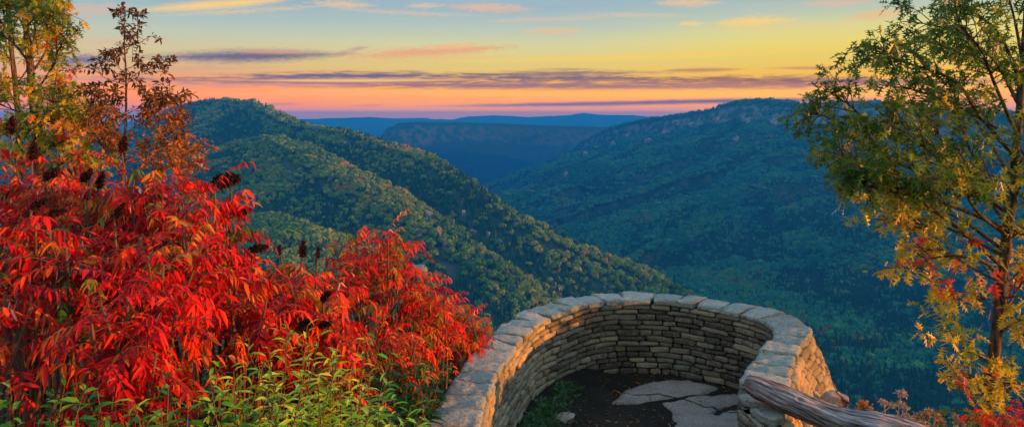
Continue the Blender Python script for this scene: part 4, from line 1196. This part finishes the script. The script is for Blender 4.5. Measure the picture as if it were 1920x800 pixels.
def right_tone(p, rs_):
    h = p[2]                                     # lower boughs golden: autumn turning plus low sunlight put into leaf tone
    t = .2 + .42 * sstep(3.4, 1.4, h) + .12 * sstep(5.4, 6.4, p[0]) * sstep(3.9, 2.6, h)
    if rs_.rand() < .05 + .08 * sstep(3.9, 2.6, h): t += rs_.uniform(.15, .4)
    return t + rs_.normal() * .09
RD = 7.2
rl = [
    # upper left boughs
    [(1908, 300, 7.2), (1850, 220, 7.0), (1780, 150, 6.8), (1700, 105, 6.7), (1645, 92, 6.7)],
    [(1870, 240, 7.0), (1800, 200, 7.2), (1720, 170, 7.3), (1660, 160, 7.4)],
    [(1912, 200, 7.2), (1850, 110, 7.4), (1780, 50, 7.5), (1720, 40, 7.5)],
    [(1915, 160, 7.2), (1870, 60, 7.0), (1800, 10, 6.9), (1750, -10, 6.9)],
    [(1918, 120, 7.2), (1905, 20, 7.4), (1870, -60, 7.4)],
    [(1910, 260, 7.2), (1890, 160, 6.6), (1850, 90, 6.4), (1820, 30, 6.3)],
    [(1912, 230, 7.2), (1960, 130, 7.0), (1990, 40, 6.9)],
    [(1905, 330, 7.2), (1960, 260, 7.4), (2010, 190, 7.4)],
    # the Y-shaped bough in the middle, half bare
    {'p': [(1896, 400, 7.2), (1850, 340, 7.0), (1805, 280, 6.8), (1795, 228, 6.8), (1790, 195, 6.8)], 'dens': .6},
    {'p': [(1805, 285, 6.8), (1765, 262, 6.7), (1735, 240, 6.7)], 'dens': .8},
    # long left boughs
    [(1890, 400, 7.2), (1810, 350, 7.4), (1720, 320, 7.5), (1640, 280, 7.5), (1560, 230, 7.5), (1515, 212, 7.5)],
    [(1720, 320, 7.5), (1660, 280, 7.2), (1600, 215, 7.1), (1575, 180, 7.0)],
    [(1760, 335, 7.4), (1690, 335, 7.0), (1620, 320, 6.9), (1570, 290, 6.9)],
    [(1888, 430, 7.2), (1800, 390, 6.9), (1720, 370, 6.7), (1650, 350, 6.6), (1590, 335, 6.6)],
    [(1884, 480, 7.2), (1800, 440, 7.5), (1720, 425, 7.7), (1660, 418, 7.7)],
    [(1886, 440, 7.2), (1840, 400, 6.7), (1770, 330, 6.4), (1700, 260, 6.3), (1670, 220, 6.3)],
    [(1880, 520, 7.2), (1820, 480, 6.9), (1760, 490, 6.8), (1720, 520, 6.8)],
    [(1876, 560, 7.2), (1820, 555, 7.4), (1780, 570, 7.5)],
    {'p': [(1858, 680, 7.2), (1830, 670, 7.1), (1800, 655, 7.0), (1780, 660, 7.0)], 'dens': .9},
    {'p': [(1850, 740, 7.2), (1825, 720, 7.0), (1800, 705, 7.0), (1788, 712, 7.0)], 'dens': .9},
    {'p': [(1852, 720, 7.2), (1870, 700, 6.9), (1890, 720, 6.8), (1900, 745, 6.8)], 'dens': .9},
    {'p': [(1846, 770, 7.2), (1830, 765, 7.1), (1812, 768, 7.1)], 'dens': 1.0},
    [(1880, 500, 7.2), (1790, 420, 6.6), (1700, 350, 6.4), (1640, 330, 6.4), (1590, 300, 6.4)],
    [(1884, 470, 7.2), (1800, 410, 7.8), (1730, 390, 8.0), (1680, 370, 8.0), (1620, 360, 8.0)],
    [(1888, 420, 7.2), (1800, 340, 7.9), (1720, 270, 8.1), (1650, 250, 8.1)],
    [(1880, 530, 7.2), (1830, 500, 7.6), (1770, 470, 7.7), (1730, 470, 7.7)],
    [(1900, 340, 7.2), (1850, 260, 7.8), (1800, 200, 8.0), (1740, 190, 8.0)],
    [(1915, 150, 7.2), (1860, 120, 7.9), (1790, 100, 8.1), (1730, 80, 8.1)],
    # right of the trunk
    [(1875, 600, 7.2), (1910, 540, 7.5), (1950, 520, 7.6)],
    [(1892, 420, 7.2), (1920, 440, 6.8), (1950, 450, 6.7)],
    [(1905, 260, 7.2), (1940, 200, 7.5), (1970, 150, 7.6)],
    [(1900, 350, 7.2), (1925, 300, 6.7), (1945, 240, 6.6)],
    [(1880, 560, 7.2), (1915, 560, 7.0), (1945, 590, 6.9)],
    [(1882, 540, 7.2), (1920, 500, 7.3), (1960, 480, 7.3)],
    [(1888, 450, 7.2), (1930, 400, 7.0), (1970, 370, 6.9)],
    [(1895, 390, 7.2), (1940, 330, 6.9), (1980, 300, 6.8)],
    {'p': [(1868, 630, 7.2), (1905, 600, 7.0), (1935, 620, 6.9)], 'dens': 1.2},
    [(1890, 420, 7.2), (1870, 370, 6.6), (1850, 340, 6.3), (1800, 310, 6.2)],
]
tree('oak_tree', 'tall oak with green to golden lobed leaves at the right edge of the overlook', 'tree',
     [(1836, 850, 7.2), (1848, 780, 7.2), (1862, 680, 7.2), (1874, 580, 7.2), (1886, 460, 7.2), (1898, 360, 7.2), (1906, 270, 7.2), (1914, 180, 7.2), (1922, 60, 7.2), (1930, -60, 7.2)], .072, .024, rl, m_oakleaf, 'oak', 31, right_tone, .125, twigs=16, twig_L=.42, per=11, limb_r=.022, wf=.40)

def left_tone(p, rs_):
    t = .36 + .16 * rs_.normal() + .12 * sstep(4.0, 3.0, p[2])
    if rs_.rand() < .35: t += rs_.uniform(.15, .4)
    return t
tree('oak_tree', 'yellow-green oak with the thicker sunlit trunk, at the left edge behind the sumacs', 'tree',
     [(74, 420, 8.0), (74, 330, 8.0), (70, 260, 8.0), (62, 190, 8.0), (56, 120, 8.0), (48, 40, 8.0), (40, -60, 8.0)], .062, .03,
     [[(62, 190, 8), (85, 150, 7.8), (105, 110, 7.7), (125, 70, 7.7)], [(58, 140, 8), (80, 90, 8.2), (90, 40, 8.2), (95, 10, 8.2)], [(54, 100, 8), (40, 50, 7.7), (60, 0, 7.6)], [(50, 60, 8), (20, 20, 8.2), (0, -30, 8.2)],
      [(56, 120, 8), (30, 90, 7.7), (5, 70, 7.6), (-30, 60, 7.6)], [(60, 170, 8), (90, 170, 7.8), (112, 165, 7.8)], [(70, 260, 8), (100, 240, 7.8), (140, 222, 7.7), (165, 225, 7.7)], [(72, 290, 8), (110, 275, 7.7), (150, 262, 7.6), (175, 250, 7.6)],
      [(74, 310, 8), (100, 300, 8.2), (130, 290, 8.3)], [(74, 330, 8), (110, 310, 7.6), (150, 300, 7.5), (190, 290, 7.4)], [(72, 280, 8), (50, 250, 7.6), (20, 240, 7.5)], [(74, 320, 8), (40, 300, 7.8), (5, 290, 7.7)], [(70, 250, 8), (95, 215, 7.5), (120, 200, 7.4)], [(66, 220, 8), (85, 200, 7.6), (100, 190, 7.5)], [(66, 230, 8), (40, 215, 7.8), (10, 200, 7.7), (-20, 190, 7.7)], [(45, 10, 8), (80, -20, 7.8), (110, -40, 7.8)], [(50, 50, 8), (75, 30, 7.5), (95, 30, 7.4)]],
     m_oakleaf, 'oak', 41, left_tone, .10, twigs=25, twig_L=.30, per=13, limb_r=.02, group='oaks at the left edge')
tree('oak_tree', 'slimmer oak with a pale trunk, leftmost, its leaves turning orange', 'tree',
     [(38, 420, 8.6), (38, 330, 8.6), (36, 250, 8.6), (30, 170, 8.6), (20, 80, 8.6), (10, -40, 8.6)], .045, .022,
     [[(34, 220, 8.6), (10, 180, 8.4), (-20, 150, 8.3)], [(30, 160, 8.6), (50, 120, 8.8), (60, 80, 8.9)], [(26, 130, 8.6), (0, 90, 8.4), (-25, 60, 8.4)], [(20, 70, 8.6), (30, 20, 8.8), (45, -20, 8.8)], [(18, 60, 8.6), (-5, 20, 8.4), (-20, -20, 8.4)], [(37, 270, 8.6), (15, 250, 8.4), (-15, 240, 8.3)], [(37, 290, 8.6), (60, 270, 8.8), (80, 255, 8.9)]],
     m_oakleaf, 'oak', 43, lambda p, r_: .5 + .18 * r_.normal(), .10, twigs=34, twig_L=.30, per=14, limb_r=.018, group='oaks at the left edge')
sap_l = [(240, 40, 6.0)]
tree('sapling', 'slender sapling with sparse bronze leaves and a bare pointed tip, left of the mountain', 'tree',
     [(228, 400, 6.0), (232, 300, 6.0), (236, 220, 6.0), (236, 140, 6.0), (233, 70, 6.0), (233, 12, 6.0)], .015, .003,
     [[(233, 40, 6), (228, 28, 6), (232, 16, 6)], [(234, 60, 6), (242, 45, 6), (246, 38, 6)], [(234, 90, 6), (250, 75, 6), (262, 70, 6)], [(236, 130, 6), (262, 115, 6), (290, 122, 6), (312, 122, 6)], [(236, 140, 6), (215, 110, 6), (203, 96, 6)], [(236, 120, 6), (225, 80, 6), (228, 55, 6)], [(236, 180, 6), (255, 150, 5.9), (275, 140, 5.9)],
      {'p': [(236, 200, 6), (200, 180, 6), (160, 170, 6)], 'dens': 1.6}, {'p': [(233, 260, 6), (200, 225, 5.8), (175, 215, 5.7)], 'dens': 2.5}, {'p': [(233, 240, 6), (262, 215, 6.2), (290, 205, 6.3)], 'dens': 2.5}, {'p': [(231, 310, 6), (210, 270, 6.2), (190, 262, 6.3)], 'dens': 2.5}, [(236, 160, 6), (210, 140, 6.1), (198, 130, 6.1)], [(235, 215, 6), (265, 195, 5.8), (280, 190, 5.8)],
      {'p': [(234, 250, 6), (280, 220, 5.9), (325, 185, 5.8)], 'dens': 2.0}, {'p': [(233, 270, 6), (290, 250, 6.1), (335, 225, 6.2)], 'dens': 2.0}, {'p': [(232, 290, 6), (190, 240, 6), (165, 200, 6)], 'dens': 1.2},
      {'p': [(232, 300, 6), (290, 285, 5.8), (340, 265, 5.7)], 'dens': 2.0}, {'p': [(231, 310, 6), (300, 300, 6.1), (360, 290, 6.2)], 'dens': 2.4}, {'p': [(230, 320, 6), (190, 280, 5.8), (170, 250, 5.8)], 'dens': 1.2}, {'p': [(231, 260, 6), (215, 215, 6), (205, 190, 6)], 'dens': 1.2},
      {'p': [(231, 320, 6), (310, 310, 5.6), (375, 300, 5.5)], 'dens': 1.2}],
     m_sapleaf, 'lance', 51, lambda p, r_: np.clip(.22 + .45 * sstep(3.6, 2.9, p[2]) + .14 * r_.normal(), 0, 1), .052, twigs=22, twig_L=.18, per=13, limb_r=.006, sides=6)

# ------------------------------------------------------------------ weeds, bushes, undergrowth
def weed(label, x, y, h, n_st, L, tone, seed, group, lean=.35, wf=.2, sp=.12, cat='weed', name='leafy_weed', droop=.35):
    rs_ = np.random.RandomState(seed)
    z = float(H(np.array([x]), np.array([y]))[0][0]) - .02
    root = empty(name, (x, y, z), label, cat, group)
    gl, gs = Geo(), Geo(); o_ = np.array([x, y, z])
    for k in range(n_st):
        a = rs_.uniform(0, 6.283); hh = h * rs_.uniform(.6, 1.1)
        b0 = o_ + np.array([rs_.normal() * .05, rs_.normal() * .05, 0])
        tip = b0 + np.array([math.cos(a) * lean * hh * rs_.uniform(.2, 1), math.sin(a) * lean * hh * rs_.uniform(.2, 1), hh])
        pth = smooth_path([b0, b0 * .5 + tip * .5 + np.array([0, 0, .06]), tip], 8)
        tube(gs, pth, np.linspace(.005, .002, 8), 4, cap=False)
        m = int(7 + hh * 14)
        uu = np.linspace(.25, 1.0, m)
        bp = np.stack([np.interp(uu, np.linspace(0, 1, 8), pth[:, c_]) for c_ in range(3)], -1)
        an_ = np.arange(m) * 2.4 + rs_.uniform(0, 6)
        ax = np.stack([np.cos(an_), np.sin(an_), rs_.uniform(.15, .9, m)], -1)
        LL = L * rs_.uniform(.7, 1.2, m) * np.interp(uu, [.2, .7, 1], [.8, 1.1, .75])
        lance(gl, bp, ax, np.array([0, 0, 1.0]) + rs_.normal(size=(m, 3)) * .3, LL, LL * wf * rs_.uniform(.8, 1.2, m), np.clip(tone + rs_.normal(size=m) * sp, 0, 1), droop=droop, fold=.2)
    gl.build('leaves', m_weed, root, o_)
    gs.build('stems', m_stem, root, o_)
    return root
rs = np.random.RandomState(5)
def ground_at(px, py_top, d, h):
    q = P(px, py_top, d); return q[0], q[1]
k = 0
for px, py, d in [(400, 690, 2.9), (440, 700, 2.8), (470, 655, 3.1), (500, 690, 2.9), (540, 665, 3.2), (560, 720, 2.8), (590, 660, 3.3), (610, 700, 3.0), (640, 680, 3.3), (660, 720, 3.1), (690, 700, 3.4), (520, 750, 2.6), (450, 760, 2.6), (620, 760, 2.8), (680, 770, 2.9), (570, 770, 2.6), (720, 770, 3.2), (390, 745, 2.7), (640, 640, 3.6), (530, 640, 3.5)]:
    q = P(px, py, d); z = float(H(q[:1], q[1:2])[0][0]); h = max(.22, q[2] - z - .0 * d)
    weed('bright yellow-green leafy weed in the patch below the crimson sumacs', q[0], q[1], h, 7, .10, rs.uniform(.6, .95), 300 + k, 'yellow-green weeds below the sumacs', sp=.14, wf=.17); k += 1
for px, py, d in [(680, 690, 4.4), (715, 685, 4.5), (750, 678, 4.8), (782, 684, 5.0), (735, 715, 4.3), (768, 715, 4.6), (700, 730, 4.0), (745, 750, 4.1), (795, 705, 5.0), (720, 770, 3.8), (765, 695, 4.9), (760, 765, 4.1)]:
    q = P(px, py, d); z = float(H(q[:1], q[1:2])[0][0]); h = max(.3, q[2] - z)
    weed('dark green bush of long drooping leaves between the weeds and the wall', q[0], q[1], h, 8, .14, rs.uniform(.1, .26), 400 + k, 'dark green bushes against the wall', sp=.08, cat='bush', name='green_bush', wf=.24, droop=.6); k += 1
for px, py, d in [(20, 700, 2.6), (60, 670, 2.8), (100, 640, 3.0), (130, 700, 2.6), (180, 720, 2.5), (240, 730, 2.5), (300, 710, 2.6), (340, 690, 2.7), (370, 720, 2.6), (60, 750, 2.4), (150, 770, 2.3), (270, 770, 2.3), (350, 770, 2.35), (210, 680, 2.8), (20, 770, 2.3)]:
    q = P(px, py, d); z = float(H(q[:1], q[1:2])[0][0]); h = max(.22, q[2] - z - .05)
    weed('dark green broad-bladed weed under the red leaves at the lower left', q[0], q[1], h, 6, .095, rs.uniform(.25, .62), 500 + k, 'dark weeds at the lower left', sp=.16, wf=.22); k += 1

# low undergrowth that nobody could count
def undergrowth(label, region, n, seed, L, tone, sp, mat, name='undergrowth', up=(.2, .9)):
    rs_ = np.random.RandomState(seed); gm = Geo()
    x = rs_.uniform(region[0], region[1], n); y = rs_.uniform(region[2], region[3], n)
    if len(region) > 4:
        m = region[4](x, y); x, y = x[m], y[m]
    z = H(x, y)[0]; n = len(x)
    a = rs_.uniform(0, 6.283, n)
    ax = np.stack([np.cos(a), np.sin(a), rs_.uniform(up[0], up[1], n)], -1)
    base = np.stack([x, y, z + rs_.uniform(0, .22, n) * (1.0 if up[1] > .5 else .08) + .004], -1)
    LL = L * rs_.uniform(.5, 1.3, n)
    lance(gm, base, ax, np.array([0, 0, 1.0]) + rs_.normal(size=(n, 3)) * .5, LL, LL * .22, np.clip(tone + rs_.normal(size=n) * sp, 0, 1), droop=.35)
    return tag(gm.build(name, mat), label, 'undergrowth', kind='stuff')
wall_x = lambda y: np.interp(y, [3.3, 4.66, 5.47, 6.365, 7.19], [-.9, -.72, -.6, -.38, -.08])
undergrowth('dark tangle of low leaves on the slope under the sumacs', (-5.5, -.3, 1.6, 8.2, lambda x, y: (x < wall_x(y) - .05) & (np.abs(x) < .9 * y)), 16000, 61, .10, .22, .16, m_weed)
undergrowth('fallen and withered leaves on the slope under the sumacs', (-5.5, -.3, 1.6, 8.2, lambda x, y: (x < wall_x(y) - .05) & (np.abs(x) < .9 * y)), 6000, 62, .08, .5, .2, m_sapleaf, 'leaf_litter')
undergrowth('low plants on the ground below the log at the lower right', (2.6, 7.5, 4.8, 8.0, lambda x, y: x > np.interp(y, [4.8, 6.2, 7, 8], [2.7, 3.4, 3.6, 3.5])), 3000, 63, .09, .35, .2, m_weed)
undergrowth('scattered fallen leaves on the bare earth inside the wall', (.2, 2.6, 5.6, 8.3, lambda x, y: (x > np.interp(y, [5, 6.4, 7.4, 8.3], [-.1, .15, .6, 1.2])) & (vnoise(x * 2.5, y * 2.5, seed=8) > -.15)), 700, 64, .05, .6, .3, m_sapleaf, 'leaf_litter', (-.1, .2))
# grass along the foot of the left wall inside
def grass(label, n, seed):
    rs_ = np.random.RandomState(seed); gm = Geo()
    y = rs_.uniform(4.9, 7.3, n); xi = np.interp(y, [4.66, 5.43, 6.07, 6.45, 6.886, 7.19], [-.24, -.167, -.02, .08, .23, .44])
    x = xi + .06 + np.abs(rs_.normal(size=n)) * .20 * np.interp(y, [5, 6.3, 7.3], [1.5, 1.0, .55])
    keep = vnoise(x * 5, y * 5, seed=3) > -.35
    x, y = x[keep], y[keep]; n = len(x); z = H(x, y)[0]
    a = rs_.uniform(0, 6.283, n)
    ax = np.stack([np.cos(a) * .6, np.sin(a) * .6, rs_.uniform(.5, 1.3, n)], -1)
    LL = rs_.uniform(.05, .14, n)
    lance(gm, np.stack([x, y, z], -1), ax, rs_.normal(size=(n, 3)), LL, np.full(n, .006), np.clip(.25 + rs_.normal(size=n) * .13, 0, 1), droop=.4)
    return tag(gm.build('grass', m_weed), label, 'grass', kind='stuff')
grass('green grass growing along the foot of the left wall', 5000, 71)

# dry seed-head plants behind the log
m_dry, nt = new_mat('dry_stalk'); b = NB(nt)
n1 = b.noise(b.obj(), 40, 3)
b.out(b.bsdf(b.mix(n1, (.34, .20, .09, 1), (.62, .46, .28, 1)), .85, None, .15))
m_head, nt = new_mat('seed_head'); b = NB(nt)
n1 = b.noise(b.obj(), 90, 3); tn = b.attr('tone').outputs['Fac']
b.out(b.bsdf(b.mix(n1, b.ramp(tn, [(0, (.36, .20, .10)), (1, (.46, .14, .03))]), b.ramp(tn, [(0, (.68, .56, .42)), (1, (.62, .26, .06))])), .9, None, .1))
def seedplant(label, px, py, d, heads, seed, tone=0.0):
    rs_ = np.random.RandomState(seed); q = P(px, py, d)
    z = float(H(q[:1], q[1:2])[0][0]) - .02; o_ = np.array([q[0], q[1], z])
    root = empty('dry_wildflower', o_, label, 'wildflower', 'dried wildflowers behind the log')
    gs = Geo()
    for hx, hy, hs in heads:
        t = P(hx, hy, d + rs_.uniform(-.1, .1))
        pth = smooth_path([o_, o_ * .4 + t * .6 + np.array([rs_.normal() * .05, 0, .06]), t], 8)
        tube(gs, pth, np.linspace(.006, .0035, 8), 4)
        for j in range(3):
            u_ = rs_.uniform(.4, .9); b0 = pth[int(u_ * 7)]
            lance(gs, b0[None], rs_.normal(size=(1, 3)) + np.array([[0, 0, -.3]]), rs_.normal(size=(1, 3)), .07, .018, .5, .6)
        gh = Geo()
        n = 130; c = t + rs_.normal(size=(n, 3)) * hs * np.array([.5, .5, .32])
        lance(gh, c, rs_.normal(size=(n, 3)) + np.array([0, 0, .2]), rs_.normal(size=(n, 3)), hs * .8, hs * .35, tone, .1)
        gh.build('seed_head', m_head, root, o_)
    gs.build('stalks', m_dry, root, o_)
seedplant('dried wildflower with a pale fluffy head, tallest behind the log', 1700, 860, 5.8, [(1690, 737, .035), (1688, 758, .03), (1698, 764, .025)], 1)
seedplant('dried wildflower with two small pale heads behind the middle of the log', 1665, 860, 5.7, [(1657, 754, .028), (1673, 759, .022)], 2)
seedplant('rust-orange dried flower clump just above the log, beside the boulder', 1622, 830, 5.5, [(1618, 758, .035), (1628, 766, .03), (1612, 768, .028)], 3, 1.0)
seedplant('brown dried flower clump right of the log, with several nodding heads', 1735, 880, 5.9, [(1722, 782, .04), (1736, 776, .03), (1745, 770, .02), (1757, 780, .03), (1764, 790, .03), (1728, 795, .035)], 4, .55)
seedplant('dried wildflower nearest the oak trunk, with drooping brown heads', 1800, 880, 6.0, [(1790, 778, .022), (1797, 790, .03), (1805, 796, .025)], 5, .3)
seedplant('dried wildflower with low pale heads touching the top of the log', 1700, 860, 5.4, [(1698, 780, .03), (1706, 786, .028)], 6, .2)
